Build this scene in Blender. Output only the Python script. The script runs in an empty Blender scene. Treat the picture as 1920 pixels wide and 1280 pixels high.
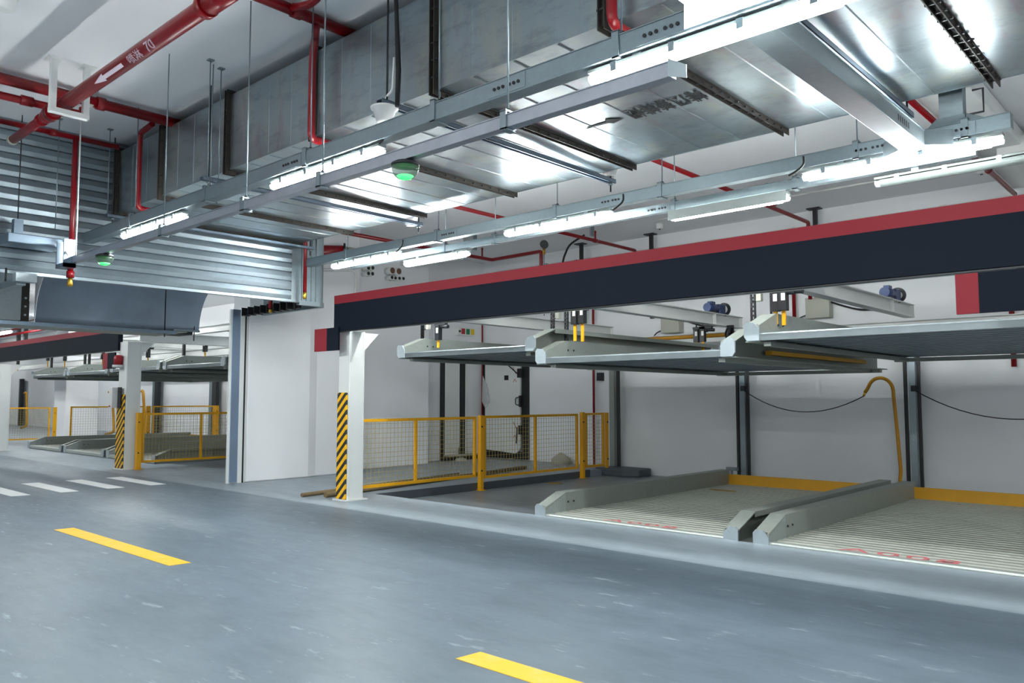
import bpy, bmesh, math, random
from mathutils import Vector, Matrix
random.seed(7)
S = bpy.context.scene
COL = S.collection
PI = math.pi

# ------------------------------------------------------------------ camera
FPX = 1495.0
PITCH = math.atan(107 / FPX)
PSI = math.atan(1370 / (FPX / math.cos(PITCH)))
H = 1.5
cam_d = bpy.data.cameras.new('camera')
cam = bpy.data.objects.new('camera', cam_d)
COL.objects.link(cam)
cam.location = (0, 0, H)
cam.rotation_euler = (PI / 2 + PITCH, 0, PSI)
cam_d.sensor_width = 36
cam_d.lens = FPX / 1920 * 36
cam_d.clip_start = 0.05
cam_d.clip_end = 300
S.camera = cam

_s, _c, _cp, _sp = math.sin(PSI), math.cos(PSI), math.cos(PITCH), math.sin(PITCH)
_F = Vector((-_s * _cp, _c * _cp, _sp)); _R = Vector((_c, _s, 0)); _U = Vector((_s * _sp, -_c * _sp, _cp))
def at(u, v, x=None, y=None, z=None):
    """survey point: where the sight line through (u, v) meets a known plane of the building"""
    d = _F + _R * ((u - 960) / FPX) + _U * ((640 - v) / FPX)
    t = x / d.x if x is not None else (y / d.y if y is not None else (z - H) / d.z)
    return Vector((d.x * t, d.y * t, H + d.z * t))

# ------------------------------------------------------------------ materials
def lin(r, g, b):
    f = lambda c: (c / 255 / 12.92) if c / 255 <= .04045 else ((c / 255 + .055) / 1.055) ** 2.4
    return (f(r), f(g), f(b), 1)
M = {}
def base(name, col, rough=.5, metal=0., spec=.5):
    m = bpy.data.materials.new(name); m.use_nodes = True
    b = m.node_tree.nodes['Principled BSDF']
    b.inputs['Base Color'].default_value = col
    b.inputs['Roughness'].default_value = rough
    b.inputs['Metallic'].default_value = metal
    b.inputs['Specular IOR Level'].default_value = spec
    M[name] = m
    return m, m.node_tree.nodes, m.node_tree.links, b
def coords(n, l, scale=(1, 1, 1), src='Object'):
    t = n.new('ShaderNodeTexCoord'); mp = n.new('ShaderNodeMapping')
    mp.inputs['Scale'].default_value = scale
    l.new(t.outputs[src], mp.inputs['Vector'])
    return mp.outputs['Vector']
def noise(n, l, vec, scale, detail=4, rough=.55):
    t = n.new('ShaderNodeTexNoise'); t.inputs['Scale'].default_value = scale
    t.inputs['Detail'].default_value = detail; t.inputs['Roughness'].default_value = rough
    l.new(vec, t.inputs['Vector']); return t.outputs['Fac']
def ramp(n, l, fac, stops):
    r = n.new('ShaderNodeValToRGB'); e = r.color_ramp.elements
    while len(e) < len(stops): e.new(.5)
    for k, (p, c) in enumerate(stops):
        e[k].position = p; e[k].color = c if len(c) == 4 else (*c, 1)
    l.new(fac, r.inputs['Fac']); return r.outputs['Color']
def mix(n, l, fac, a, b, mode='MIX'):
    x = n.new('ShaderNodeMix'); x.data_type = 'RGBA'; x.blend_type = mode
    if isinstance(fac, (int, float)): x.inputs[0].default_value = fac
    else: l.new(fac, x.inputs[0])
    for v, k in ((a, 6), (b, 7)):
        if isinstance(v, tuple): x.inputs[k].default_value = v if len(v) == 4 else (*v, 1)
        else: l.new(v, x.inputs[k])
    return x.outputs[2]
def bump(n, l, b, h, strength=.2, dist=.01):
    x = n.new('ShaderNodeBump'); x.inputs['Strength'].default_value = strength; x.inputs['Distance'].default_value = dist
    l.new(h, x.inputs['Height']); l.new(x.outputs['Normal'], b.inputs['Normal'])
def scl(c, k): return (c[0] * k, c[1] * k, c[2] * k, 1)
def g3(v): return (v, v, v, 1)

def simple(name, col, rough=.5, metal=0., var=.12, ns=6, spec=.5, bmp=0):
    m, n, l, b = base(name, col, rough, metal, spec)
    v = coords(n, l); f = noise(n, l, v, ns, 5)
    l.new(mix(n, l, f, scl(col, 1 - var), scl(col, 1 + var)), b.inputs['Base Color'])
    if bmp: bump(n, l, b, f, bmp, .005)
    return m
def paint_wall(name, col, var=.04):
    m, n, l, b = base(name, col, .75, 0, .3)
    v = coords(n, l); f = noise(n, l, v, .7, 5); f2 = noise(n, l, v, 45, 3)
    c = mix(n, l, f, scl(col, 1 - var), scl(col, 1 + var * .5))
    l.new(c, b.inputs['Base Color']); bump(n, l, b, f2, .08, .003)
paint_wall('wall_paint', lin(240, 241, 243))
paint_wall('ceiling_paint', lin(238, 239, 241))
simple('white_steel', lin(226, 228, 226), .4, 0, .04, 3)
simple('white_plastic', lin(228, 228, 226), .4, 0, .02, 3)
simple('black_paint', lin(30, 31, 34), .45, 0, .15)
simple('dark_steel', lin(52, 54, 57), .45, .5, .25, 12)
simple('rusty_flange', lin(58, 54, 50), .6, .4, .35, 14)
simple('blue_steel', lin(146, 166, 192), .35, .6, .15, 3)
simple('red_paint', lin(128, 8, 18), .32, 0, .12, 5)
simple('sign_red', lin(142, 38, 49), .6, 0, .02, 3, .25)
simple('sign_navy', lin(18, 26, 38), .7, 0, .02, 3, .15)
simple('yellow_paint', lin(232, 168, 12), .45, 0, .1, 6)
simple('bar_yellow', lin(206, 150, 20), .45, 0, .15, 4)
simple('wire_yellow', lin(186, 164, 96), .5, 0, .1)
simple('hose_yellow', lin(200, 140, 24), .5, 0, .12, 6)
simple('brass', lin(212, 168, 70), .3, .9, .1)
simple('rubber', lin(22, 22, 24), .7, 0, .1)
simple('motor_blue', lin(40, 60, 108), .4, .1, .1)
simple('kerb_dark', lin(76, 82, 88), .55, 0, .15, 4)
simple('brown_pipe', lin(120, 102, 72), .75, 0, .3, 9)
simple('beige', lin(176, 176, 164), .6, 0, .08)
simple('button_red', lin(170, 30, 40), .4); simple('button_green', lin(20, 130, 90), .4); simple('button_yellow', lin(230, 200, 40), .4)
simple('cardboard', lin(150, 125, 70), .8, 0, .2, 8)
simple('ink_black', lin(16, 16, 18), .7, 0, .2, 30)
simple('ink_white', lin(232, 216, 228), .6)
simple('ink_red', lin(186, 98, 102), .8, 0, .4, 22)
simple('dirty_rust', lin(110, 80, 66), .8, 0, .3, 9)

def galv(name, col, rough=.38, metal=.85, spangle=30, var=.12, brush=None):
    m, n, l, b = base(name, col, rough, metal)
    v = coords(n, l)
    vo = n.new('ShaderNodeTexVoronoi'); vo.inputs['Scale'].default_value = spangle; l.new(v, vo.inputs['Vector'])
    f = noise(n, l, v, 2.2, 5)
    c1 = mix(n, l, f, scl(col, 1 - var), scl(col, 1 + var))
    bw = n.new('ShaderNodeRGBToBW'); l.new(vo.outputs['Color'], bw.inputs[0])
    c2 = mix(n, l, bw.outputs[0], scl(col, .86), scl(col, 1.1))
    l.new(mix(n, l, .35, c1, c2), b.inputs['Base Color'])
    mr = n.new('ShaderNodeMapRange'); mr.inputs['To Min'].default_value = rough - .07; mr.inputs['To Max'].default_value = rough + .1
    l.new(f, mr.inputs['Value']); l.new(mr.outputs['Result'], b.inputs['Roughness'])
    return m, n, l, b
galv('galvanised', lin(144, 157, 163), .38, .75)
galv('galv_bright', lin(176, 180, 190), .34, .75, 24, .25)
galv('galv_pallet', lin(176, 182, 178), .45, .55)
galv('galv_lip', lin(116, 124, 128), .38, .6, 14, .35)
galv('galv_lip2', lin(225, 230, 236), .5, .2)
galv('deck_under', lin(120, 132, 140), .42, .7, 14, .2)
galv('galv_curb', lin(150, 156, 150), .5, .45)
galv('galv_white', lin(170, 180, 186), .45, .4)
galv('shutter_zinc', lin(146, 158, 166), .36, .8, 16, .14)
galv('strut_zinc', lin(132, 148, 164), .33, .8)
galv('old_duct', lin(146, 162, 180), .4, .1, 2.2, .4)

def duct_mat():
    col = lin(156, 168, 174)
    m, n, l, b = base('duct_zinc', col, .3, .88)
    v = coords(n, l)
    f = noise(n, l, v, 1.6, 6, .6); c = mix(n, l, f, scl(col, .74), scl(col, 1.06))
    # weather stains: yellow cast, red-brown wash, dark smears, streaky along the sheet's rolling direction
    v2 = coords(n, l, (1.3, .6, .45))
    st = noise(n, l, v2, 2.3, 6, .62)
    c = mix(n, l, ramp(n, l, st, [(.5, g3(0)), (.66, g3(.5))]), c, lin(174, 174, 154))
    v3 = coords(n, l, (2.4, .8, .5)); st3 = noise(n, l, v3, 1.9, 5, .6)
    c = mix(n, l, ramp(n, l, st3, [(.56, g3(0)), (.72, g3(.5))]), c, lin(146, 108, 116))
    v4 = coords(n, l, (1, 1.6, 3)); st4 = noise(n, l, v4, 2.7, 6, .7)
    c = mix(n, l, ramp(n, l, st4, [(.5, g3(0)), (.72, g3(.6))]), c, lin(104, 118, 126))
    l.new(c, b.inputs['Base Color'])
    r = n.new('ShaderNodeMapRange'); r.inputs['To Min'].default_value = .2; r.inputs['To Max'].default_value = .5
    l.new(st, r.inputs['Value']); l.new(r.outputs['Result'], b.inputs['Roughness'])
    v5 = coords(n, l, (1.2, .4, .8)); bump(n, l, b, noise(n, l, v5, 1.3, 2), .12, .08)
duct_mat()

def floor_mat(name, col, scuff, rough):
    m, n, l, b = base(name, col, rough, 0, .45)
    v = coords(n, l)
    f = noise(n, l, v, .45, 6, .6)
    c = mix(n, l, f, scl(col, .78), scl(col, 1.2))
    vs = coords(n, l, (1, 3.6, 1)); s1 = noise(n, l, vs, 2.1, 6, .68)
    c = mix(n, l, ramp(n, l, s1, [(.6, g3(0)), (.8, g3(scuff))]), c, lin(196, 206, 214))
    s3 = noise(n, l, coords(n, l, (1.6, 3.2, 1)), 1.1, 7, .7)
    c = mix(n, l, ramp(n, l, s3, [(.35, g3(.35)), (.55, g3(0))]), c, scl(col, .55))
    l.new(c, b.inputs['Base Color'])
    r = n.new('ShaderNodeMapRange'); r.inputs['To Min'].default_value = rough - .1; r.inputs['To Max'].default_value = rough + .15
    l.new(s1, r.inputs['Value']); l.new(r.outputs['Result'], b.inputs['Roughness'])
    bump(n, l, b, noise(n, l, v, 14, 4), .05, .004)
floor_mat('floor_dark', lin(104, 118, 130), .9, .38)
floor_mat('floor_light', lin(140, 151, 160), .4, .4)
floor_mat('pit_floor', lin(128, 137, 143), .12, .35)
def paint_mark(name, col):
    m, n, l, b = base(name, col, .5)
    f = noise(n, l, coords(n, l), 5, 6, .7)
    l.new(mix(n, l, ramp(n, l, f, [(.5, g3(0)), (.8, g3(.5))]), scl(col, 1), lin(236, 214, 170)), b.inputs['Base Color'])
paint_mark('mark_yellow', lin(250, 192, 30)); paint_mark('mark_white', lin(236, 238, 240))
def stripe_mat():
    m, n, l, b = base('hazard_stripe', lin(250, 190, 10), .45)
    t = n.new('ShaderNodeTexCoord'); s = n.new('ShaderNodeSeparateXYZ'); l.new(t.outputs['Object'], s.inputs[0])
    a = n.new('ShaderNodeMath'); a.operation = 'MULTIPLY'; a.inputs[1].default_value = .95; l.new(s.outputs['X'], a.inputs[0])
    d = n.new('ShaderNodeMath'); d.operation = 'SUBTRACT'; l.new(s.outputs['Z'], d.inputs[0]); l.new(a.outputs[0], d.inputs[1])
    q = n.new('ShaderNodeMath'); q.operation = 'DIVIDE'; q.inputs[1].default_value = .145; l.new(d.outputs[0], q.inputs[0])
    fr = n.new('ShaderNodeMath'); fr.operation = 'FRACT'; l.new(q.outputs[0], fr.inputs[0])
    g = n.new('ShaderNodeMath'); g.operation = 'GREATER_THAN'; g.inputs[1].default_value = .5; l.new(fr.outputs[0], g.inputs[0])
    l.new(mix(n, l, g.outputs[0], lin(40, 42, 40), lin(252, 190, 12)), b.inputs['Base Color'])
stripe_mat()
def deck_mat():
    col = lin(172, 175, 166)
    m, n, l, b = base('deck_zinc', col, .55, .35)
    v = coords(n, l); f = noise(n, l, v, 2, 6, .65)
    c = mix(n, l, f, scl(col, .72), scl(col, 1.12))
    s2 = noise(n, l, coords(n, l, (1, 3, 1)), 4.5, 5, .6)
    c = mix(n, l, ramp(n, l, s2, [(.62, g3(0)), (.7, g3(.7))]), c, lin(110, 112, 108))
    l.new(c, b.inputs['Base Color'])
deck_mat()
def glow(name, col, st):
    m = bpy.data.materials.new(name); m.use_nodes = True; n = m.node_tree.nodes
    b = n['Principled BSDF']; b.inputs['Base Color'].default_value = g3(.8)
    b.inputs['Emission Color'].default_value = col; b.inputs['Emission Strength'].default_value = st
    M[name] = m
glow('tube_glow', (.95, 1, .985, 1), 30)
glow('green_glow', (.0, 1, .06, 1), 1.6)
glow('led_red', (1, .05, .02, 1), 3); glow('led_green', (.1, 1, .1, 1), 2)
def glassy(name, col, rough=.1, alpha=.4, trans=0):
    m, n, l, b = base(name, col, rough)
    b.inputs['Alpha'].default_value = alpha
    b.inputs['Transmission Weight'].default_value = trans
glassy('clear_cover', lin(225, 230, 240), .15, .55)
glassy('dome_glass', lin(88, 98, 94), .05, .45)
glassy('plastic_film', lin(235, 238, 240), .1, .45)
simple('off_cover', lin(92, 100, 98), .4, 0, .1)
simple('grey_cover', lin(140, 150, 148), .35, 0, .05)

# ------------------------------------------------------------------ mesh helpers
class MB:
    def __init__(s): s.bm = bmesh.new()
    def poly(s, pts, mi=0):
        f = s.bm.faces.new([s.bm.verts.new(p) for p in pts]); f.material_index = mi; return f
    def hexa(s, p, mi=0):
        v = [s.bm.verts.new(q) for q in p]
        for a in ((3, 2, 1, 0), (4, 5, 6, 7), (0, 1, 5, 4), (1, 2, 6, 5), (2, 3, 7, 6), (3, 0, 4, 7)):
            s.bm.faces.new([v[i] for i in a]).material_index = mi
        return s
    def box(s, x0, x1, y0, y1, z0, z1, mi=0):
        return s.hexa([(x0, y0, z0), (x1, y0, z0), (x1, y1, z0), (x0, y1, z0), (x0, y0, z1), (x1, y0, z1), (x1, y1, z1), (x0, y1, z1)], mi)
    def prism(s, pts, axis, a, b, mi=0):
        """pts: 2-D outline in the two other axes (cyclic order), extruded along axis a..b"""
        def P(p, t): return {'x': (t, p[0], p[1]), 'y': (p[0], t, p[1]), 'z': (p[0], p[1], t)}[axis]
        A = [s.bm.verts.new(P(p, a)) for p in pts]; B = [s.bm.verts.new(P(p, b)) for p in pts]; n = len(pts)
        s.bm.faces.new(A[::-1]).material_index = mi; s.bm.faces.new(B).material_index = mi
        for i in range(n): s.bm.faces.new([A[i], A[(i + 1) % n], B[(i + 1) % n], B[i]]).material_index = mi
        return s
    def strip(s, pts, axis, a, b, th=0.0):
        """open profile sheet extruded along an axis, thickened by duplication"""
        def P(p, t): return {'x': (t, p[0], p[1]), 'y': (p[0], t, p[1]), 'z': (p[0], p[1], t)}[axis]
        A = [s.bm.verts.new(P(p, a)) for p in pts]; B = [s.bm.verts.new(P(p, b)) for p in pts]
        for i in range(len(pts) - 1): s.bm.faces.new([A[i], A[i + 1], B[i + 1], B[i]])
        return s
    def tube(s, path, r, n=12, bend=0.0, cap=True):
        P = [Vector(p) for p in path]
        if bend > 0 and len(P) > 2:
            Q = [P[0]]
            for i in range(1, len(P) - 1):
                a = (P[i - 1] - P[i]); b = (P[i + 1] - P[i]); k = min(bend, a.length * .49, b.length * .49)
                p0 = P[i] + a.normalized() * k; p1 = P[i] + b.normalized() * k
                for t in (0, .25, .5, .75, 1): Q.append(p0 * (1 - t) ** 2 + P[i] * 2 * t * (1 - t) + p1 * t * t)
            Q.append(P[-1]); P = Q
        rings = []; up = None
        for i, p in enumerate(P):
            d = (P[min(i + 1, len(P) - 1)] - P[max(i - 1, 0)]).normalized()
            if up is None: up = Vector((0, 0, 1)) if abs(d.z) < .9 else Vector((1, 0, 0))
            x = up.cross(d)
            if x.length < 1e-4: x = Vector((0, 1, 0)).cross(d)
            x.normalize(); y = d.cross(x).normalized(); up = y
            rr = r[i] if isinstance(r, (list, tuple)) else r
            rings.append([s.bm.verts.new(p + x * rr * math.cos(2 * PI * k / n) + y * rr * math.sin(2 * PI * k / n)) for k in range(n)])
        for a, b in zip(rings, rings[1:]):
            for k in range(n):
                f = s.bm.faces.new([a[k], a[(k + 1) % n], b[(k + 1) % n], b[k]]); f.smooth = True
        if cap:
            s.bm.faces.new(rings[0][::-1]); s.bm.faces.new(rings[-1])
        return s
    def cyl(s, p, q, r, n=16): return s.tube([p, q], r, n)
    def lathe(s, c, prof, n=24):
        """prof: list of (radius, z) about vertical axis through c"""
        rings = []
        for r, z in prof:
            rings.append([s.bm.verts.new((c[0] + max(r, 1e-4) * math.cos(2 * PI * k / n), c[1] + max(r, 1e-4) * math.sin(2 * PI * k / n), c[2] + z)) for k in range(n)])
        for a, b in zip(rings, rings[1:]):
            for k in range(n):
                f = s.bm.faces.new([a[k], a[(k + 1) % n], b[(k + 1) % n], b[k]]); f.smooth = True
        s.bm.faces.new(rings[0][::-1]); s.bm.faces.new(rings[-1])
        return s
    def build(s, name, mat, parent=None, bevel=0, solid=0):
        off = Vector((0, 0, 0)); p = parent
        while p is not None: off += p.location; p = p.parent
        bmesh.ops.recalc_face_normals(s.bm, faces=s.bm.faces[:])
        if off.length: bmesh.ops.translate(s.bm, verts=s.bm.verts[:], vec=-off)
        me = bpy.data.meshes.new(name); s.bm.to_mesh(me); s.bm.free()
        for m in (mat if isinstance(mat, (list, tuple)) else [mat]): me.materials.append(M[m])
        o = bpy.data.objects.new(name, me); COL.objects.link(o); o.parent = parent
        if bevel:
            b = o.modifiers.new('bevel', 'BEVEL'); b.width = bevel; b.segments = 2; b.limit_method = 'ANGLE'
        if solid:
            b = o.modifiers.new('solid', 'SOLIDIFY'); b.thickness = solid; b.offset = 0
        return o
def tag(o, label=None, cat=None, group=None, kind=None):
    if label: o['label'] = label
    if cat: o['category'] = cat
    if group: o['group'] = group
    if kind: o['kind'] = kind
    return o
def thing(name, label, cat, loc=(0, 0, 0), group=None):
    o = bpy.data.objects.new(name, None); COL.objects.link(o); o.location = loc; o.empty_display_size = .1
    return tag(o, label, cat, group)
def copy_tree(o, loc=None, label=None, group=None, parent=None):
    c = o.copy(); COL.objects.link(c); c.parent = parent
    if loc is not None: c.location = loc
    if label: c['label'] = label
    if group: c['group'] = group
    for ch in o.children: copy_tree(ch, parent=c)
    return c
def struct(name, mb, mat, **k): return tag(mb.build(name, mat, **k), kind='structure')
def hull2(p0, p1): return (min(p0[0], p1[0]), max(p0[0], p1[0]), min(p0[1], p1[1]), max(p0[1], p1[1]))

# ------------------------------------------------------------------ the setting
XL, XR, YF, YB, ZC = -62.0, 9.0, -7.0, 14.7, 5.02
m = MB()
E_ = 6.6      # edge between aisle and light strip
PX, PY = -10.15, 7.93
def rect(x0, x1, y0, y1, z, mi): m.box(x0, x1, y0, y1, z - .3, z, mi)
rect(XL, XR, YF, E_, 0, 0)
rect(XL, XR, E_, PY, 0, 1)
rect(XL, PX, PY, YB, 0, 1)
rect(PX, XR, PY, YB, -.13, 2)
m.box(PX - .012, PX + .003, PY + .002, 13.3, -.13, .003, 3)
m.box(PX - .05, PX + .02, 13.3, 13.5, -.13, .02, 3)
struct('floor', m, ['floor_dark', 'floor_light', 'pit_floor', 'kerb_dark'])
struct('ceiling', MB().box(XL, XR, YF, YB + .3, ZC, ZC + .3), 'ceiling_paint')
struct('wall_back', MB().box(XL, XR, YB, YB + .3, -.3, ZC), 'wall_paint')
struct('wall_front', MB().box(XL, XR, YF - .3, YF, -.3, ZC), 'wall_paint')
struct('wall_right', MB().box(XR, XR + .3, YF, YB, -.3, ZC), 'wall_paint')
struct('wall_far', MB().box(XL - .3, XL, YF, YB, -.3, ZC), 'wall_paint')
m = MB()
m.prism([(-13.95, 7.5), (-13.3, 7.45), (-13.3, 8.75), (-13.36, 8.95), (-13.36, 9.95), (-13.9, 10.0), (-13.9, 12.35), (-14.1, 12.5), (-14.45, 12.6), (-14.45, YB), (-15.3, YB), (-15.3, 8.3)], 'z', 0, ZC)
struct('wall_left', m, 'wall_paint', bevel=.02)
# shallow ledges on the back wall seen as faint horizontal joints
for z in (.95,):
    pass
# ceiling haunch above the left wall
struct('trim_1', MB().prism([(at(843, 482, z=4.5).x - .0, 4.5), (at(843, 482, z=4.5).x + .0, ZC), (-13.95, ZC), (-13.95, 4.5)], 'y', 11.45, 11.9), 'wall_paint')


# ------------------------------------------------------------------ paint on the floor
def mark(name, x0, x1, y0, y1, mat, label, group):
    j = .004
    o = MB().prism([(x0, y0), (x1, y0 + j), (x1 + .015, y1), (x0 + .02, y1 + j)], 'z', .0, .003).build(name, mat)
    tag(o, label, 'road marking', group)
mark('lane_dash', -10.13, -7.2, 3.3, 3.5, 'mark_yellow', 'long yellow painted lane dash on the grey floor, left of centre', 'yellow lane dashes')
mark('lane_dash', -3.43, -.5, 3.27, 3.45, 'mark_yellow', 'yellow painted lane dash cut by the bottom edge of the view', 'yellow lane dashes')
for y, lb in ((3.95, 'white crossing bar at the left edge, fourth from the light strip'), (4.65, 'white crossing bar, third from the light floor strip'), (5.37, 'white crossing bar, second from the light floor strip'), (6.08, 'white crossing bar nearest the light floor strip')):
    mark('crossing_bar', -16.0, -14.05, y, y + .27, 'mark_white', lb, 'white pedestrian crossing bars')

# ------------------------------------------------------------------ big signs, hanging boards, posts
def sign(name, x0, x1, y0, z0, z1, red, label):
    t = thing(name, label, 'sign', ((x0 + x1) / 2, y0 + .05, z0))
    MB().box(x0, x1, y0, y0 + .1, z0, z1 - red).build('navy_panel', 'sign_navy', t)
    MB().box(x0, x1, y0 - .002, y0 + .1, z1 - red, z1).build('red_band', 'sign_red', t)
    MB().box(x0, x1, y0 + .02, y0 + .09, z0 - .015, z0 - .001).build('bottom_rail', 'dark_steel', t)
    return t
sign('fascia_sign', -9.95, 6.0, 6.95, 2.5, 3.03, .125, 'long navy fascia board with a red top band crossing the parking bays')
sign('fascia_sign', -36., -17.9, 6.95, 2.55, 3.08, .13, 'far navy fascia board with a red top band at the left edge')
def board(x0, x1, xr, y, z0, z1, label):
    t = thing('hanging_board', label, 'sign', ((x0 + x1) / 2, y, z0), 'small red and navy boards under the fascias')
    MB().box(x0, xr, y - .015, y + .015, z0, z1).build('red_panel', 'sign_red', t)
    MB().box(xr, x1, y - .015, y + .015, z0, z1).build('navy_panel', 'sign_navy', t)
board(-10.4, -9.79, -10.08, 6.93, 2.21, 2.55, 'small red and navy board hanging at the left end of the long fascia')
board(-1.63, -.95, -1.47, 6.98, 2.16, 2.475, 'red and navy board hanging under the long fascia at the right edge')
board(-18.6, -17.95, -18.35, 6.93, 2.15, 2.5, 'faded red and navy board behind the red beacon on the far post')

def post(x0, x1, y0, y1, zt, label, lb2):
    t = thing('steel_post', label, 'post', ((x0 + x1) / 2, (y0 + y1) / 2, 0), 'white steel posts at the front of the racks')
    tx = (x1 - x0)
    m = MB(); m.box(x0, x1, y0, y0 + .025, 0, zt); m.box(x0, x1, y1 - .025, y1, 0, zt); m.box(x0, x1, y0 + .025, y1 - .025, 0, zt)
    m.build('column', 'white_steel', t, bevel=.006)
    MB().box(x0 - .05, x1 + .05, y0 - .05, y1 + .05, 0, .02).build('base_plate', 'white_steel', t)
    g = MB().box(x0 + .01, x1 - .02, y0 - .03, y0 - .002, .02, 1.59)
    g.build('corner_guard', 'hazard_stripe', t, bevel=.01)['label'] = 'black and yellow striped guard'
    MB().prism([(y1 + .002, zt), (y1 + .35, zt), (y1 + .002, zt - .35)], 'x', (x0 + x1) / 2 - .01, (x0 + x1) / 2 + .01).build('gusset', 'white_steel', t)
    return t
post(-10.02, -9.76, 7.1, 7.38, 2.5, 'white steel post with striped guard under the left end of the long fascia', '')
post(-17.92, -17.5, 7.0, 7.3, 2.72, 'far white steel post with striped guard beside the near yellow gate', '')
post(-26.75, -26.4, 7.0, 7.3, 2.5, 'white steel post at the left edge, farthest along the aisle', '')
post(.9, 1.15, 7.1, 7.38, 2.5, 'white steel post right of the picture under the long fascia', '')

# far post fittings
p = at(222, 680, y=6.93)
t = thing('warning_beacon', 'small red warning beacon on the far striped post', 'beacon', p)
MB().lathe(p + Vector((0, 0, -.04)), [(.09, 0), (.09, .16), (.07, .2), (0, .21)]).build('lens', 'button_red', t)
MB().lathe(p + Vector((0, 0, -.1)), [(.12, 0), (.12, .055)]).build('base', 'white_plastic', t)
p = at(220, 745, y=6.95)
t = thing('control_box', 'white operator box on the far striped post', 'control box', p)
MB().box(p.x - .13, p.x + .05, 6.82, 6.96, p.z - .22, p.z + .22).build('housing', 'white_plastic', t, bevel=.01)
MB().box(p.x + .06, p.x + .2, 6.93, 6.96, p.z - .22, p.z + .22).build('backing_panel', 'black_paint', t)
MB().box(p.x - .06, p.x - .03, 6.8, 6.82, p.z - .2, p.z - .17).build('button', 'button_red', t)
p = at(668, 870, y=7.45)
t = thing('signal_lamp', 'tiny red and green signal lamp behind the near striped post', 'lamp', p)
MB().box(p.x - .02, p.x + .05, 7.43, 7.5, p.z - .12, p.z + .06).build('housing', 'black_paint', t)
MB().box(p.x + .0, p.x + .052, 7.428, 7.46, p.z - .1, p.z - .04).build('lamp_red', 'led_red', t)
MB().box(p.x + .0, p.x + .052, 7.428, 7.46, p.z, p.z + .04).build('lamp_green', 'led_green', t)
MB().box(p.x, p.x + .03, 7.45, 7.48, 0, p.z - .12).build('stem', 'white_steel', t)

# ------------------------------------------------------------------ yellow mesh fences (run along Y)
def fence_panel(x, y0, y1, z0, z1, label, stiles=(), group='yellow mesh fence panels'):
    t = thing('mesh_fence', label, 'fence', (x, (y0 + y1) / 2, z0), group); w = .022
    m = MB(); m.box(x - w, x + w, y0, y1, z1 - .045, z1); m.box(x - w, x + w, y0, y1, z0, z0 + .045)
    m.box(x - w, x + w, y0, y0 + .045, z0 + .045, z1 - .045); m.box(x - w, x + w, y1 - .045, y1, z0 + .045, z1 - .045)
    m.build('frame', 'yellow_paint', t)
    for ys in stiles: MB().box(x - w, x + w, ys - .022, ys + .022, z0 + .045, z1 - .045).build('stile', 'yellow_paint', t)
    m = MB(); k = int((y1 - y0) / .075)
    for i in range(1, k):
        y = y0 + (y1 - y0) * i / k; m.box(x - .0025, x + .0025, y - .0025, y + .0025, z0 + .03, z1 - .03)
    k = int((z1 - z0) / .075)
    for i in range(1, k):
        z = z0 + (z1 - z0) * i / k; m.box(x - .0028, x + .0022, y0 + .03, y1 - .03, z - .0025, z + .0025)
    m.build('wire_mesh', 'wire_yellow', t)
    return t
def fence_post(x, y, z0, z1, label, w=.04):
    t = thing('fence_post', label, 'fence post', (x, y, z0), 'yellow fence posts')
    MB().box(x - w, x + w, y - w, y + w, z0, z1).build('upright', 'yellow_paint', t, bevel=.004)
    MB().box(x - w * 1.9, x + w * 1.9, y - w * 1.5, y + w * 1.5, z0, z0 + .012).build('foot_plate', 'yellow_paint', t)
    for z in (z0 + .35, z1 - .2): MB().cyl((x + w, y - .02, z), (x + w + .025, y - .02, z), .014, 8).build('bolt', 'dark_steel', t)
FX = -10.1
fence_panel(FX - .03, 7.42, 10.12, .11, 1.18, 'yellow mesh fence panel starting at the near striped post', (8.72,))
fence_panel(FX - .03, 10.32, 13.08, .07, 1.19, 'middle yellow mesh fence panel in front of the steel door', (11.75,))
fence_panel(FX - .02, 13.32, 13.98, .07, 1.2, 'short yellow mesh fence panel by the back wall')
fence_post(FX, 10.22, -.13, 1.2, 'yellow fence post standing on the pit floor in front of the steel door')
fence_post(FX, 13.2, -.13, 1.22, 'yellow fence post between the middle and the short panel')
fence_post(FX, 14.06, -.13, 1.2, 'last yellow fence post against the back wall', .03)
fence_panel(-17.47, 7.34, 11.6, .13, 1.19, 'far yellow mesh gate right of the far striped post', (8.66, 10.1))
fence_post(-17.39, 7.24, 0, 1.2, 'bright yellow fence post beside the far striped post', .05)
fence_panel(-27.5, 9.3, 11.6, .13, 1.25, 'dim yellow fence panel behind the far gate, left part')
fence_panel(-27.5, 11.9, 14.1, .13, 1.25, 'dim yellow fence panel behind the far gate, right part')
fence_post(-27.5, 11.75, 0, 1.25, 'dim yellow fence post behind the far gate', .06)
fence_post(-27.5, 14.2, 0, 1.25, 'dim yellow fence post close to the back wall behind the far gate', .06)
fence_panel(-30.6, 6.9, 9.7, .1, 1.2, 'yellow mesh fence panel left of the grey concrete column')
fence_post(-30.6, 9.85, 0, 1.2, 'yellow fence post beside the grey concrete column', .05)

# concrete column far left
c0 = at(122, 824, z=0)
t = tag(MB().box(-33.1, -31.9, 10.6, 11.75, 0, ZC).build('concrete_column', 'wall_paint', bevel=.03), 'thick white concrete column among the far parking bays', 'column')

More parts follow.
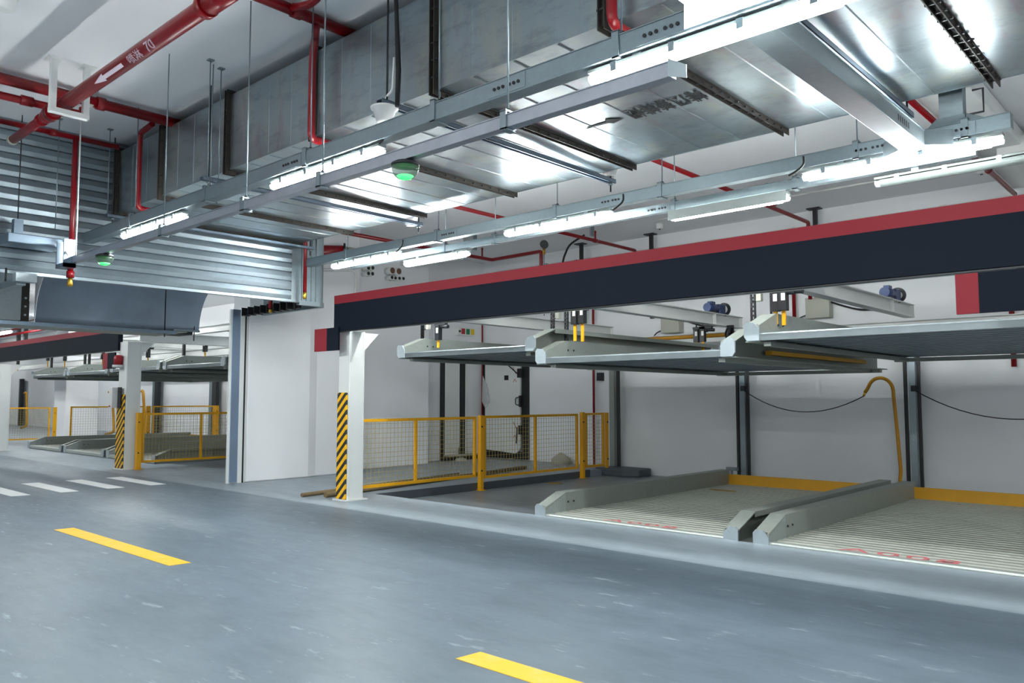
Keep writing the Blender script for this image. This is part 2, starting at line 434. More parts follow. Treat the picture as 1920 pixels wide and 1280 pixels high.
# ------------------------------------------------------------------ parking pallets
def corrug(y0, y1, z, pitch=.14, d=.05, f1=.56, f2=.64, f3=.92):
    pts = []; y = y0
    while y < y1 - 1e-4:
        for fy, fz in ((0, 0), (f1, 0), (f2, -d), (f3, -d)):
            yy = min(y + fy * pitch, y1); pts.append((yy, z + fz))
        y += pitch
    pts.append((y1, z)); return pts
def make_pallet(upper, label, W=2.83, L=5.0):
    t = thing('parking_pallet', label, 'car lift platform', (0, 0, 0), 'steel car lift platforms')
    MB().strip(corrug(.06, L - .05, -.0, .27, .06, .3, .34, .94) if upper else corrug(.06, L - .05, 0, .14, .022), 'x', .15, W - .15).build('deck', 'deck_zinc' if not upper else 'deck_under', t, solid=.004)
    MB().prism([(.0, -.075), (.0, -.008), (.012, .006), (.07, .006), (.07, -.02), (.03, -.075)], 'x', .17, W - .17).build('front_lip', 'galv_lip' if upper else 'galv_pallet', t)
    for side in (0, 1):
        x0, x1 = (0.0, .17) if side == 0 else (W - .17, W)
        zt, zb = .245, -.075
        # outer curb: slopes up from the nose, constant height, hollow look from a folded top
        m = MB(); zz = [(-.0, zb), (.0, .09), (.42, zt), (L, zt), (L, zb)]
        inx = x1 if side == 0 else x0; outx = x0 if side == 0 else x1; d = 1 if side == 0 else -1
        m.prism([(y, z) for y, z in zz], 'x', inx - d * .02, inx)      # inner web
        m.prism([(.03, .1), (.42, zt), (.42, zt - .012), (.03, .088)], 'x', min(outx, inx - d * .02), max(outx, inx - d * .02))
        m.box(min(outx, inx - d * .02), max(outx, inx - d * .02), .42, L, zt - .012, zt)
        m.box(min(outx, outx + d * .012), max(outx, outx + d * .012), .42, L, zt - .06, zt - .012)
        m.box(min(outx, inx), max(outx, inx), .02, L, zb - .012, zb)
        m.build('side_rail', 'galv_curb', t)
        # nose plate with chamfered outer corner
        o = outx; i = inx
        prof = [(i, -.075), (i, .05), (i - d * .06, .115), (o + d * .03, .125), (o, .09), (o, -.03), (o + d * .03, -.075)]
        MB().prism(prof, 'y', -.012, .012).build('nose_plate', 'galv_white', t)
        m = MB(); m.prism([(.012, .05), (.42, zt - .01), (.42, -.07), (.012, -.07)], 'x', min(i, i - d * .012), max(i, i - d * .012))
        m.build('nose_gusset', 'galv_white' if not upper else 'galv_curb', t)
        for yy in (.3, .42):
            MB().cyl((i + d * .002, yy + .16, .12), (i + d * .012, yy + .16, .12), .012, 8).build('bolt', 'dark_steel', t)
    if upper:
        for yy in (L - .2,): MB().box(.05, W - .05, yy, yy + .1, -.135, -.08).build('cross_beam', 'galv_curb', t)
        m = MB(); m.box(.17, .25, 0.1, L, -.13, -.085); m.box(W - .25, W - .17, .1, L, -.13, -.085); m.build('under_rail', 'galv_curb', t)
        MB().box(W - .12, W - .04, 1.0, 4.2, -.02, .03).build('drive_shaft', 'bar_yellow', t)
    else:
        MB().box(.17, W - .17, L - .05, L - .01, -.03, .17).build('rear_stop', 'bar_yellow', t)['label'] = 'yellow rear wheel stop beam'
    return t
pu = make_pallet(True, 'raised galvanised platform nearest the white wall, just right of the striped post')
pu.location = (-9.68, 7.95, 2.205)
copy_tree(pu, (-6.84, 7.95, 2.03), 'lower hung galvanised platform in the middle of the near rack')
copy_tree(pu, (-3.9, 7.95, 2.185), 'raised galvanised platform at the right edge, underside ribs showing')
for x, z, lb in ((-17.92, 2.235, 'raised platform right of the far striped post'), (-20.9, 2.235, 'raised platform just left of the far striped post'), (-23.88, 2.21, 'raised platform second left of the far striped post'), (-26.8, 2.19, 'raised platform third left of the far striped post')):
    copy_tree(pu, (x, 7.95, z), lb)
pg = make_pallet(False, 'ground level platform behind the fenced pit, under the middle raised platform')
pg.location = (-6.84, 7.935, .018)
copy_tree(pg, (-3.84, 7.935, .018), 'ground level platform at the right edge with red scribble')
for x, lb in ((-21.3, 'ground platform nearest the far striped post'), (-24.3, 'ground platform second left of the far striped post'), (-27.3, 'ground platform third left of the far striped post')):
    copy_tree(pg, (x, 8.08, .09), lb)
# red scribbles on the ground decks (as things painted on the deck: part of each platform's deck)
def text_mesh(s, name, mat, loc, right, up, size, sx=1.0, parent=None, extrude=.001, spacing=1.0, off=0.0):
    cu = bpy.data.curves.new(name, 'FONT'); cu.body = s; cu.size = size; cu.extrude = extrude; cu.resolution_u = 3; cu.space_character = spacing; cu.offset = off
    o = bpy.data.objects.new(name, cu); COL.objects.link(o)
    dg = bpy.context.evaluated_depsgraph_get(); dg.update()
    me = bpy.data.meshes.new_from_object(o.evaluated_get(dg)); bpy.data.objects.remove(o)
    r = Vector(right).normalized(); u = Vector(up).normalized(); n = r.cross(u)
    mt = Matrix(((r.x * sx, u.x, n.x, loc[0]), (r.y * sx, u.y, n.y, loc[1]), (r.z * sx, u.z, n.z, loc[2]), (0, 0, 0, 1)))
    me.transform(mt)
    sh = Vector((0, 0, 0)); p = parent
    while p is not None: sh += p.location; p = p.parent
    me.transform(Matrix.Translation(-sh)); me.materials.clear(); me.materials.append(M[mat])
    o = bpy.data.objects.new(name, me); COL.objects.link(o); o.parent = parent
    return o
pgs = [o for o in COL.objects if o.parent is None and o.name.startswith('parking_pallet') and o.location.z < .1]
near = sorted(pgs, key=lambda o: -o.location.x)[:2]
text_mesh('A008', 'red_lettering', 'ink_red', (-3.02, 8.04, .0205), (1, .0, 0), (0, 1, 0), .26, 1.75, near[0], .0004, 1.15)
text_mesh('A008', 'red_lettering', 'ink_red', (-5.85, 8.04, .0205), (1, .0, 0), (0, 1, 0), .22, 1.9, near[1], .0004, 1.15)
# debris on decks
def debris(x, y, z, sx, sy, rot, mat, label):
    pts = [(x + math.cos(a + rot) * sx * (1 + .25 * math.sin(3 * a + x)), y + math.sin(a + rot) * sy * (1 + .2 * math.cos(2 * a))) for a in [2 * PI * k / 9 for k in range(9)]]
    tag(MB().prism(pts, 'z', z, z + .012).build('cardboard_scrap', mat), label, 'litter', 'scraps lying in the bays')
p = at(1040, 906, z=-.13); debris(p.x, p.y, -.13, .14, .16, .3, 'cardboard', 'brown scrap on the dark pit floor behind the fence')
p = at(1355, 915, z=.06); debris(p.x, p.y, .019, .22, .07, 0, 'cardboard', 'brown scrap on the left ground platform by the yellow stop beam')
p = at(1545, 933, z=.06); debris(p.x, p.y, .019, .14, .05, .1, 'bar_yellow', 'yellow scrap on the left ground platform near its right rail')

# ------------------------------------------------------------------ rack frames
def ibeam_y(x, y0, y1, z0, z1, label, parent=None):
    t = thing('roof_beam', label, 'steel beam', (x, (y0 + y1) / 2, z0), 'white steel beams carrying the platforms')
    m = MB(); m.box(x - .08, x + .08, y0, y1, z1 - .012, z1); m.box(x - .08, x + .08, y0, y1, z0, z0 + .012); m.box(x - .006, x + .006, y0, y1, z0 + .012, z1 - .012)
    m.build('web_and_flanges', 'white_steel', t)
    for y in (y1 - .01, y1 - 1.0): MB().box(x - .07, x + .07, y - .005, y + .005, z0 + .012, z1 - .012).build('stiffener', 'white_steel', t)
    return t
for x, lb in ((-9.72, 'white steel beam above the left raised platform'), (-6.82, 'white steel beam with blue motor above the gap of the left platforms'), (-3.88, 'white steel beam with blue motor toward the right edge')):
    ibeam_y(x, 7.4, 13.7, 2.79, 3.0, lb)
ibeam_y(-17.62, 7.3, 14.3, 2.73, 2.95, 'far white beam running back from the far striped post')
def ibeam_x(x0, x1, y, z0, z1, label):
    t = thing('cross_beam', label, 'steel beam', ((x0 + x1) / 2, y, z0), 'white cross beams of the racks')
    m = MB(); m.box(x0, x1, y - .08, y + .08, z1 - .012, z1); m.box(x0, x1, y - .08, y + .08, z0, z0 + .012); m.box(x0, x1, y - .006, y + .006, z0 + .012, z1 - .012)
    m.build('web_and_flanges', 'white_steel', t)
ibeam_x(-9.9, 2.0, 13.85, 2.58, 2.76, 'white rear cross beam behind the near rack platforms')
ibeam_x(-9.9, 2.0, 7.25, 2.52, 2.78, 'front cross beam hidden behind the long navy fascia')
ibeam_x(-9.9, 2.0, 8.65, 3.015, 3.2, 'chain carrying cross beam above the roof beams, behind the long fascia')
ibeam_x(-36., -15.4, 8.65, 2.98, 3.14, 'chain carrying cross beam of the far rack')
ibeam_x(-36., -17.6, 14.2, 2.6, 2.8, 'rear cross beam of the far rack')
ibeam_x(-36., -17.6, 10.2, 2.62, 2.82, 'middle cross beam of the far rack')
for x in (-20.9, -23.9, -26.8): ibeam_y(x, 7.3, 14.1, 2.83, 3.0, {-20.9: 'far roof beam first left of the far striped post', -23.9: 'far roof beam second left of the far striped post', -26.8: 'far roof beam third left of the far striped post'}[x])

def rear_post(x, label, y=14.5, zt=2.58, z0=-.13, far=False):
    t = thing('guide_post', label, 'post', (x, y, z0), 'guide posts along the back wall')
    MB().box(x - .055, x + .055, y - .04, y + .06, z0, zt).build('column', 'galvanised', t)
    for dx in (-.11, .1): MB().box(x + dx - .025, x + dx + .025, y - .03, y + .02, z0 + .02, zt).build('guide_rail', 'black_paint', t)
    MB().box(x - .16, x + .16, y - .12, y + .12, z0, z0 + .02).build('base_plate', 'galvanised', t)
rear_post(-7.17, 'grey guide post with black rails behind the left ground platform')
rear_post(-4.1, 'grey guide post with black rails next to the yellow hooked pipe')
t = thing('guide_post', 'grey guide post with a perforated black rail at the right end of the fence', 'post', (-10.15, 14.5, -.13), 'guide posts along the back wall')
MB().box(-10.3, -10.17, 14.44, 14.56, 0, 2.58).build('column', 'galv_curb', t)
m = MB(); m.box(-10.12, -10.05, 14.46, 14.5, 0, 2.58); m.build('guide_rail', 'black_paint', t)
for x, lb in ((-28.3, 'dark guide post on the back wall, right part of the far rack'), (-33.2, 'dark guide post on the back wall next to the concrete column'), (-40.6, 'dark guide post on the back wall left of the far striped post'), (-44.8, 'dark guide post on the back wall far left, right of two'), (-50.5, 'dark guide post on the back wall far left, left of two')):
    t = thing('guide_post', lb, 'post', (x, 14.5, 0), 'guide posts along the back wall')
    MB().box(x - .3, x - .05, 14.45, 14.6, 0, 2.6).build('column', 'galvanised', t)
    MB().box(x - .02, x + .28, 14.42, 14.55, 0, 2.6).build('guide_rail', 'black_paint', t)

# chains
def chain(x, y, z0, z1, label):
    m = MB(); n = int((z1 - z0) / .05); w = .03
    for i in range(n):
        z = z0 + (z1 - z0) * i / n; h = (z1 - z0) / n
        for s in (-1, 1): m.box(x + s * w * .72 - .009, x + s * w * .72 + .009, y - .012, y + .012, z, z + h)
        m.box(x - w, x + w, y - .015, y + .015, z - .008, z + .012)
    tag(m.build('lifting_chain', 'black_paint'), label, 'chain', 'black lifting chains')
chain(at(792, 630, y=8.65).x, 8.65, 2.4, 3.02, 'black lifting chain at the left raised platform, outer side')
chain(at(1036, 620, y=8.65).x, 8.65, 2.3, 3.02, 'black lifting chain, left one of the pair at the platform gap')
chain(at(1062, 620, y=8.65).x, 8.65, 2.2, 3.02, 'black lifting chain, right one of the pair at the platform gap')
chain(at(1412, 570, y=8.65).x, 8.65, 2.3, 3.02, 'black lifting chain at the right end of the middle platform')
chain(at(1449, 570, y=8.65).x, 8.65, 2.4, 3.02, 'black lifting chain at the left nose of the right platform')
for u, v in ((252, 650), (345, 650), (160, 660), (168, 660), (97, 675)):
    x = at(u / 2 + 94 if False else u, v, y=8.65).x
    m = MB().box(x - .03, x + .03, 8.62, 8.68, 2.3, 2.98)
    tag(m.build('lifting_chain', 'black_paint'), {252: 'far lifting chain first right of the far post', 345: 'far lifting chain second right of the far post', 160: 'far lifting chain left of the far post, left of a pair', 168: 'far lifting chain left of the far post, right of a pair', 97: 'far lifting chain farthest left, behind the far fascia'}[u], 'chain', 'black lifting chains')

# safety hooks: black solenoid box with yellow arm
def hook(u, v, yy, label, arm=.2, s=1.0, x=None):
    p = at(u, v, y=yy)
    t = thing('safety_hook', label, 'safety hook', p, 'black and yellow safety hooks')
    MB().box(p.x - .045 * s, p.x + .045 * s, yy - .04, yy + .04, p.z - .13 * s, p.z + .1 * s).build('solenoid_box', 'black_paint', t, bevel=.004)
    MB().box(p.x - .01 * s, p.x + .035 * s, yy - .043, yy - .041, p.z - .02, p.z + .06 * s).build('label_plate', 'white_plastic', t)
    MB().box(p.x - .02 * s, p.x + .02 * s, yy - .01, yy + .01, p.z - .13 * s - arm, p.z - .13 * s).build('arm', 'yellow_paint', t)
    m = MB(); m.box(p.x - .06 * s, p.x + .18 * s, yy - .03, yy + .03, p.z + .1 * s, p.z + .14 * s); m.cyl((p.x + .06, yy, p.z + .08 * s), (p.x + .22 * s, yy, p.z + .07 * s), .03 * s, 10)
    m.build('bracket', 'dark_steel', t)
    MB().cyl((p.x, yy, p.z + .12), (p.x, yy, max(2.8, p.z + .13)), .012, 8).build('hanger', 'dark_steel', t)
hook(822, 622, 8.4, 'black and yellow safety hook over the left raised platform', .12)
hook(1078, 590, 8.4, 'front safety hook over the platform gap, left of a pair', .22)
hook(1092, 588, 8.4, 'front safety hook over the platform gap, right of a pair', .24)
hook(1306, 628, 12.6, 'rear safety hook near the yellow shaft, left of a pair', .2)
hook(1318, 627, 12.6, 'rear safety hook near the yellow shaft, right of a pair', .2)
hook(1454, 562, 8.4, 'safety hook at the right platform nose, left of a pair', .14)
hook(1469, 560, 8.4, 'safety hook at the right platform nose, right of a pair', .16)
for u, v, lb in ((278, 668, 'far safety hook first right of the far post'), (385, 656, 'far safety hook second right of the far post, long yellow arm'), (193, 672, 'far safety hook behind the faded board'), (122, 676, 'far safety hook second left of the far post'), (34, 684, 'far safety hook at the left edge'), (90, 676, 'far safety hook in the middle of the far fascia')):
    hook(u, v - 9, 9.3, lb, .22, 1.25)

# limit switch boxes on the chains
for u, v, lb in ((803, 613, 'small beige limit switch beside the left chain'), (1047, 592, 'small beige limit switch between the two gap chains'), (1424, 558, 'small beige limit switch beside the right chain')):
    p = at(u, v, y=8.5)
    t = thing('limit_switch', lb, 'switch', p, 'beige limit switches')
    MB().box(p.x - .03, p.x + .03, 8.47, 8.53, p.z - .04, p.z + .07).build('housing', 'beige', t, bevel=.004)
    MB().cyl((p.x - .09, 8.5, p.z - .03), (p.x - .03, 8.5, p.z - .03), .01, 8).build('lever', 'dark_steel', t)
    MB().cyl((p.x, 8.5, p.z + .05), (p.x, 8.5, 2.79), .006, 6).build('bracket', 'dark_steel', t)

# motors
def motor(x, y, z, label):
    t = thing('drive_motor', label, 'motor', (x, y, z), 'blue drive motors')
    MB().cyl((x, y - .45, z + .09), (x, y - .12, z + .09), .075, 20).build('stator', 'motor_blue', t)
    MB().box(x - .07, x + .07, y - .12, y + .1, z + .0, z + .17).build('gearbox', 'motor_blue', t, bevel=.01)
    MB().box(x - .06, x + .06, y - .42, y - .2, z + .0, z + .03).build('foot', 'dark_steel', t)
    MB().box(x - .04, x + .04, y - .36, y - .22, z + .15, z + .2).build('terminal_box', 'motor_blue', t)
    MB().cyl((x - .0, y + .16, z + .1), (x + .0, y + .2, z + .1), .12, 24).build('chain_wheel', 'black_paint', t)
    MB().cyl((x - .0, y + .155, z + .1), (x + .0, y + .205, z + .1), .075, 20).build('wheel_hub', 'white_steel', t)
    MB().cyl((x, y + .1, z + .1), (x, y + .2, z + .1), .025, 12).build('shaft', 'dark_steel', t)
motor(-6.82, 12.95, 3.0, 'blue electric motor with black wheel on the left roof beam')
motor(-3.88, 12.95, 3.0, 'blue electric motor with black wheel on the right roof beam')
t = thing('transmission_shaft', 'yellow cross shaft with black sprocket behind the middle raised platform', 'shaft', (-8, 13.0, 2.63))
MB().cyl((-9.4, 13.0, 2.63), (-6.72, 13.0, 2.63), .035, 14).build('tube', 'hose_yellow', t)
MB().cyl((-6.68, 13.0, 2.63), (-6.62, 13.0, 2.63), .13, 22).build('sprocket', 'black_paint', t)
m = MB()
for a in range(4):
    m.box(-6.61, -6.6, 12.99 - .1 * (a % 2) , 13.01 + .1 * (a % 2), 2.62 - .1 * (1 - a % 2), 2.64 + .1 * (1 - a % 2))
m.build('spokes', 'white_steel', t)
MB().box(-6.72, -6.6, 13.02, 13.06, 2.63, 2.8).build('bearing', 'dark_steel', t)

# ------------------------------------------------------------------ back wall equipment
def pipe(path, r, mat, name, label, cat='pipe', bend=.05, couplings=(), group=None, n=12):
    t = thing(name, label, cat, path[0], group)
    MB().tube(path, r, n, bend).build('pipe_run', mat, t)
    for a, b in couplings: MB().cyl(a, b, r * 1.28, n).build('coupling', mat, t)
    return t
RG = 'red sprinkler pipes'
pipe([(-10.8, 14.55, 0.0), (-10.8, 14.55, 4.7)], .028, 'red_paint', 'sprinkler_riser', 'thin red riser on the back wall behind the fence', bend=0)
p = at(1122, 706, y=14.6)
tag(MB().box(p.x - .02, p.x + .09, 14.56, 14.7, p.z - .09, p.z + .09).build('wall_bracket', 'dark_steel', bevel=.005), 'small dark valve bracket beside the thin red riser', 'bracket')
pipe([(-14.4, 14.62, 0), (-14.4, 14.62, 4.6)], .02, 'red_paint', 'sprinkler_riser', 'thin red riser between the two steel doors', bend=0)
p = at(1900, 655, y=14.6)
pipe([(p.x, 14.6, 2.0), (p.x, 14.6, 4.7)], .04, 'red_paint', 'sprinkler_riser', 'red riser stub behind the right raised platform', bend=0)
pipe([(-6.15, 14.6, 2.95), (-6.15, 14.6, 4.7)], .035, 'red_paint', 'sprinkler_riser', 'red riser above the right electric box', bend=0)

# yellow hooked pipe + cables
hb = at(1690, 905, y=13.7)
pts = [(hb.x - .35, 13.75, .1), (hb.x - .03, 13.72, .12), (hb.x + .0, 13.7, .35), (hb.x - .03, 13.68, 1.0), (hb.x - .06, 13.66, 1.55)]
for k in range(8):
    a = PI * k / 7 * .93; pts.append((hb.x - .06 - .2 + .2 * math.cos(a), 13.66, 1.62 + .22 * math.sin(a)))
pts.append((pts[-1][0] - .05, 13.66, 1.6))
t = thing('hooked_conduit', 'yellow hooked conduit standing between the two ground platforms', 'pipe', (hb.x, 13.7, 0))
MB().tube(pts, .028, 12, .05).build('conduit', 'hose_yellow', t)
e = Vector(pts[-1]); MB().cyl(e, e + Vector((-.02, 0, -.06)), .02, 8).build('cable_gland', 'brass', t)
def cable(a, b, sag, r, name, label, mat='rubber', n=16):
    a, b = Vector(a), Vector(b)
    P = [a.lerp(b, k / n) + Vector((0, 0, -sag * 4 * (k / n) * (1 - k / n))) for k in range(n + 1)]
    return tag(MB().tube(P, r, 6).build(name, mat), label, 'cable', 'black cables')
cable(at(1392, 730, y=14.42), e + Vector((-.02, 0, -.06)), .34, .008, 'power_cable', 'thin black cable sagging from the guide post to the yellow hooked conduit')
cable(at(1712, 730, y=14.4), at(2100, 740, y=14.4), .42, .009, 'power_cable', 'thin black cable sagging across the wall at the right edge')
for xx, lb in ((1392, 'small black cable clamp on the guide post behind the left platform'), (1712, 'small black cable clamp on the right guide post')):
    p = at(xx, 728, y=14.42); tag(MB().box(p.x - .03, p.x + .05, 14.38, 14.46, p.z - .05, p.z + .05).build('cable_clamp', 'dark_steel', bevel=.008), lb, 'clamp')
# far hooked conduits
for u, lb in ((210, 'orange brown hooked conduit left of the far striped post'), (268, 'orange brown hooked conduit right of the far striped post'), (12, 'brown hooked conduit at the left edge'), (49, 'brown hooked conduit left of the concrete column')):
    p = at(u, 740, y=12.2)
    tag(MB().tube([(p.x - .3, 12.2, 1.75), (p.x, 12.2, 1.8), (p.x + .2, 12.2, .9), (p.x + .3, 12.2, .25), (p.x - .5, 12.2, .12)], .05, 8, .15).build('hooked_conduit', 'hose_yellow'), lb, 'pipe')

# electric boxes on back wall
for u, v, lb in ((1538, 578, 'beige electric box with black cables on the back wall'), (1262, 608, 'small beige electric box half hidden by the left roof beam')):
    p = at(u, v, y=14.6)
    t = thing('junction_box', lb, 'electric box', p)
    MB().box(p.x - .24, p.x + .2, 14.5, 14.695, p.z - .18, p.z + .2).build('housing', 'beige', t, bevel=.008)
    MB().tube([(p.x + .2, 14.6, p.z + .1), (p.x + .45, 14.6, p.z + .0), (p.x + .7, 14.6, p.z - .08), (p.x + 1.4, 14.6, p.z - .1)], .02, 6, .1).build('cable', 'rubber', t)
    MB().tube([(p.x - .24, 14.6, p.z - .1), (p.x - .4, 14.6, p.z - .15), (p.x - .5, 14.6, p.z - .25)], .012, 6, .05).build('cable', 'rubber', t)
# signal box with coloured squares
p = at(870, 622, x=-14.42)
t = thing('signal_box', 'white box with red, green and yellow squares on the left wall', 'signal box', p)
MB().box(-14.45, -14.35, p.y - .28, p.y + .28, p.z - .1, p.z + .1).build('housing', 'white_plastic', t, bevel=.01)
for k, c in enumerate(('button_red', 'button_green', 'button_yellow')):
    yy = p.y - .1 + k * .165
    MB().box(-14.352, -14.335, yy - .055, yy + .055, p.z - .065, p.z + .075).build('signal_square', c, t)
MB().cyl((-14.36, p.y - .22, p.z), (-14.33, p.y - .22, p.z), .03, 12).build('key_switch', 'dark_steel', t)

# low tap / hook stand near wall
p = at(1372, 880, y=14.2)
t = thing('floor_bracket', 'small grey stand on the floor by the middle guide post', 'bracket', (p.x, 14.2, -.13))
MB().cyl((p.x, 14.2, -.13), (p.x, 14.2, .17), .025, 10).build('stem', 'galvanised', t)
MB().box(p.x - .1, p.x + .12, 14.15, 14.25, .13, .19).build('head', 'galvanised', t, bevel=.01)
# dark footing at the end of the fence
tag(MB().prism([(-10.35, 13.95), (-9.6, 13.9), (-9.3, 14.1), (-9.3, 14.55), (-10.3, 14.6)], 'z', -.13, .03).build('post_footing', 'kerb_dark', bevel=.03), 'lumpy dark footing at the end of the fence', 'footing')
# plaster lump on wall
p = at(1065, 860, y=14.68)
tag(MB().lathe((p.x, 14.42, 0.0), [(.26, 0), (.22, .12), (.12, .2), (.03, .26)], 9).build('mortar_heap', 'beige'), 'low pale mortar heap at the wall behind the fence', 'rubble')
p = at(952, 866, z=0)
tag(MB().lathe((at(870, 863, z=0).x, at(870, 863, z=0).y - .1, 0), [(.16, 0), (.13, .05), (.04, .08)], 8).build('mortar_heap', 'beige'), 'small pale rubble heap below the left steel door', 'rubble')

# steel doors
d1 = thing('door_1', None, None); d1['kind'] = 'structure'; d1.location = (-14.45, 13.6, .1)
Y0, Y1 = at(825, 800, x=-14.44).y, at(871, 800, x=-14.44).y
m = MB(); m.box(-14.45, -14.4, Y0, Y0 + .12, .06, 2.5); m.box(-14.45, -14.4, Y1 - .19, Y1 - .02, .06, 2.5); m.box(-14.45, -14.4, Y0 + .12, Y1 - .19, 2.4, 2.5); m.build('frame', 'dark_steel', d1)
MB().box(-14.45, -14.39, Y1 - .02, Y1 + .02, .1, 2.5).build('jamb_trim', 'white_steel', d1)
m = MB(); r = .14; ya, yb = Y0 + .12, Y1 - .2
pts = [(ya, .2), (yb - r, .2)] + [(yb - r + r * math.sin(a), .2 + r - r * math.cos(a)) for a in [PI / 2 * k / 6 for k in range(1, 7)]] + [(yb, 2.4), (ya, 2.4)]
m.prism(pts, 'x', -14.44, -14.415); m.build('leaf', 'white_steel', d1)
MB().box(-14.46, -14.25, Y0, Y1 + .35, 0, .1).build('sill', 'dark_steel', d1)
MB().box(-14.44, -14.22, Y0 + .1, Y1 + .3, .1, .13).build('sill_cap', 'beige', d1)
d2 = thing('door_2', None, None); d2['kind'] = 'structure'; d2.location = (-13.65, 14.7, .1)
X0, X1 = at(906, 800, y=14.66).x, at(991, 800, y=14.66).x
m = MB(); m.box(X0, X0 + .1, 14.64, 14.7, .02, 2.75); m.box(X1 - .2, X1, 14.64, 14.7, .02, 2.75); m.box(X0 + .1, X1 - .2, 14.64, 14.7, 2.6, 2.75); m.box(X0 + .1, X1 - .2, 14.64, 14.7, .02, .2); m.build('frame', 'dark_steel', d2)
xa, xb = X0 + .14, X1 - .21; r = .2
pts = [(xa, .22), (xb - r, .16)] + [(xb - r + r * math.sin(a), .16 + r - r * math.cos(a)) for a in [PI / 2 * k / 6 for k in range(1, 7)]] + [(xb, 2.6), (xa, 2.6)]
MB().prism(pts, 'y', 14.58, 14.64).build('leaf', 'white_steel', d2, bevel=.006)
m = MB(); q = at(975, 700, y=14.57)
m.box(q.x - .06, q.x + .08, 14.53, 14.58, q.z - .1, q.z + .12); m.build('lock_plate', 'black_paint', d2)
MB().cyl((q.x, 14.5, q.z - .02), (q.x - .35, 14.5, q.z + .22), .015, 8).build('lever_handle', 'dark_steel', d2)
q = at(974, 752, y=14.57)
MB().box(q.x - .0, q.x + .06, 14.54, 14.58, q.z - .14, q.z + .14).build('lock_plate', 'black_paint', d2)
MB().tube([(q.x, 14.55, q.z + .1), (q.x - .09, 14.52, q.z + .08), (q.x - .09, 14.52, q.z - .08), (q.x, 14.55, q.z - .1)], .012, 8, .04).build('pull_handle', 'black_paint', d2)
q = at(975, 808, y=14.57)
MB().box(q.x - .02, q.x + .08, 14.53, 14.58, q.z - .08, q.z + .14).build('lock_plate', 'black_paint', d2)
MB().cyl((q.x - .03, 14.5, q.z + .1), (q.x - .06, 14.5, q.z - .3), .015, 8).build('lever_handle', 'dark_steel', d2)
q = at(949, 708, y=14.57); MB().box(q.x - .06, q.x + .07, 14.565, 14.58, q.z - .06, q.z + .06).build('view_port', 'black_paint', d2)
for (u, v, s) in ((964, 694, 1), (965, 710, -1), (965, 797, 1), (965, 815, -1)):
    q = at(u, v, y=14.57)
    MB().tube([(q.x - .05, 14.575, q.z + .08 * s), (q.x + .0, 14.575, q.z + .0), (q.x + .05, 14.575, q.z - .08)], .008, 6).build('red_mark', 'ink_red', d2)
p = at(911, 745, y=14.5)
tag(MB().prism([(p.x - .1, p.z + .55), (p.x, p.z + .35), (p.x + .12, p.z - .1), (p.x - .02, p.z - .25), (p.x - .12, p.z - .1)], 'y', 14.48, 14.5).build('plastic_sheet', 'plastic_film'), 'torn clear plastic sheet hanging by the thin red riser between the doors', 'plastic sheet')

# loose pipes on the floor
for a, b, r, lb in (((566, 928), (860, 889), .032, 'thin brown pipe lying on the floor behind the near striped post, left one'), ((610, 929), (985, 877), .04, 'thicker brown pipe lying along the floor behind the fence')):
    A = at(*a, z=.03); B = at(*b, z=.03)
    A.z = B.z = r
    tag(MB().tube([A, B], r, 12).build('loose_pipe', 'brown_pipe'), lb, 'pipe', 'brown pipes lying on the floor')

# wall pipe stubs
for u, v, r in ((691, 502, .05), (699, 502, .05), (691, 512.5, .05), (698.5, 513, .05), (736, 507, .085), (748, 508.5, .085), (735, 520, .045), (741.5, 521, .045), (749, 521.5, .045), (756.5, 522, .045)):
    p = at(u, v, x=-13.7)
    lb = ('one of four dark ended pipe stubs in a square on the upper left wall' if u < 700 else ('one of two large rusty pipe stubs high on the left wall' if r > .08 else 'one of four small pipe stubs in a row below the two large ones'))
    t = thing('pipe_stub', lb, 'pipe', p, lb.replace('one of ', ''))
    MB().cyl((-13.92, p.y, p.z), (-13.7, p.y, p.z), r, 14).build('sleeve', 'white_steel', t)
    MB().cyl((-13.7, p.y, p.z), (-13.695, p.y, p.z), r * .78, 14).build('opening', 'dirty_rust' if r > .08 else 'black_paint', t)
# white conduit on wall + top pipe
pipe([at(560, 505, x=-13.3), at(640, 503, x=-13.3) + Vector((.02, .35, 0)), at(660, 520, x=-13.3) + Vector((0, .1, -.2)), at(661, 620, x=-13.3)], .025, 'white_plastic', 'wall_conduit', 'white bent conduit on the upper left wall beside the pipe stubs', bend=.12)
pipe([(-13.6, 13.1, 4.2), (-13.6, 13.1, 3.2)], .02, 'white_plastic', 'wall_conduit', 'white vertical conduit near the far corner above the long fascia', bend=0)
t = thing('water_main', 'short orange red pipe end with flange on the upper left wall', 'pipe', at(620, 470, x=-12.6))
a = at(600, 470, x=-13.0)
MB().cyl(a + Vector((-.4, -.3, -.0)), a + Vector((.2, .4, 0)), .13, 20).build('pipe_run', 'red_paint', t)
MB().cyl(a + Vector((.2, .4, 0)), a + Vector((.22, .43, 0)), .18, 20).build('flange', 'rusty_flange', t)
MB().cyl(a + Vector((.22, .43, 0)), a + Vector((.4, .7, -.05)), .12, 20).build('stub_end', 'beige', t)

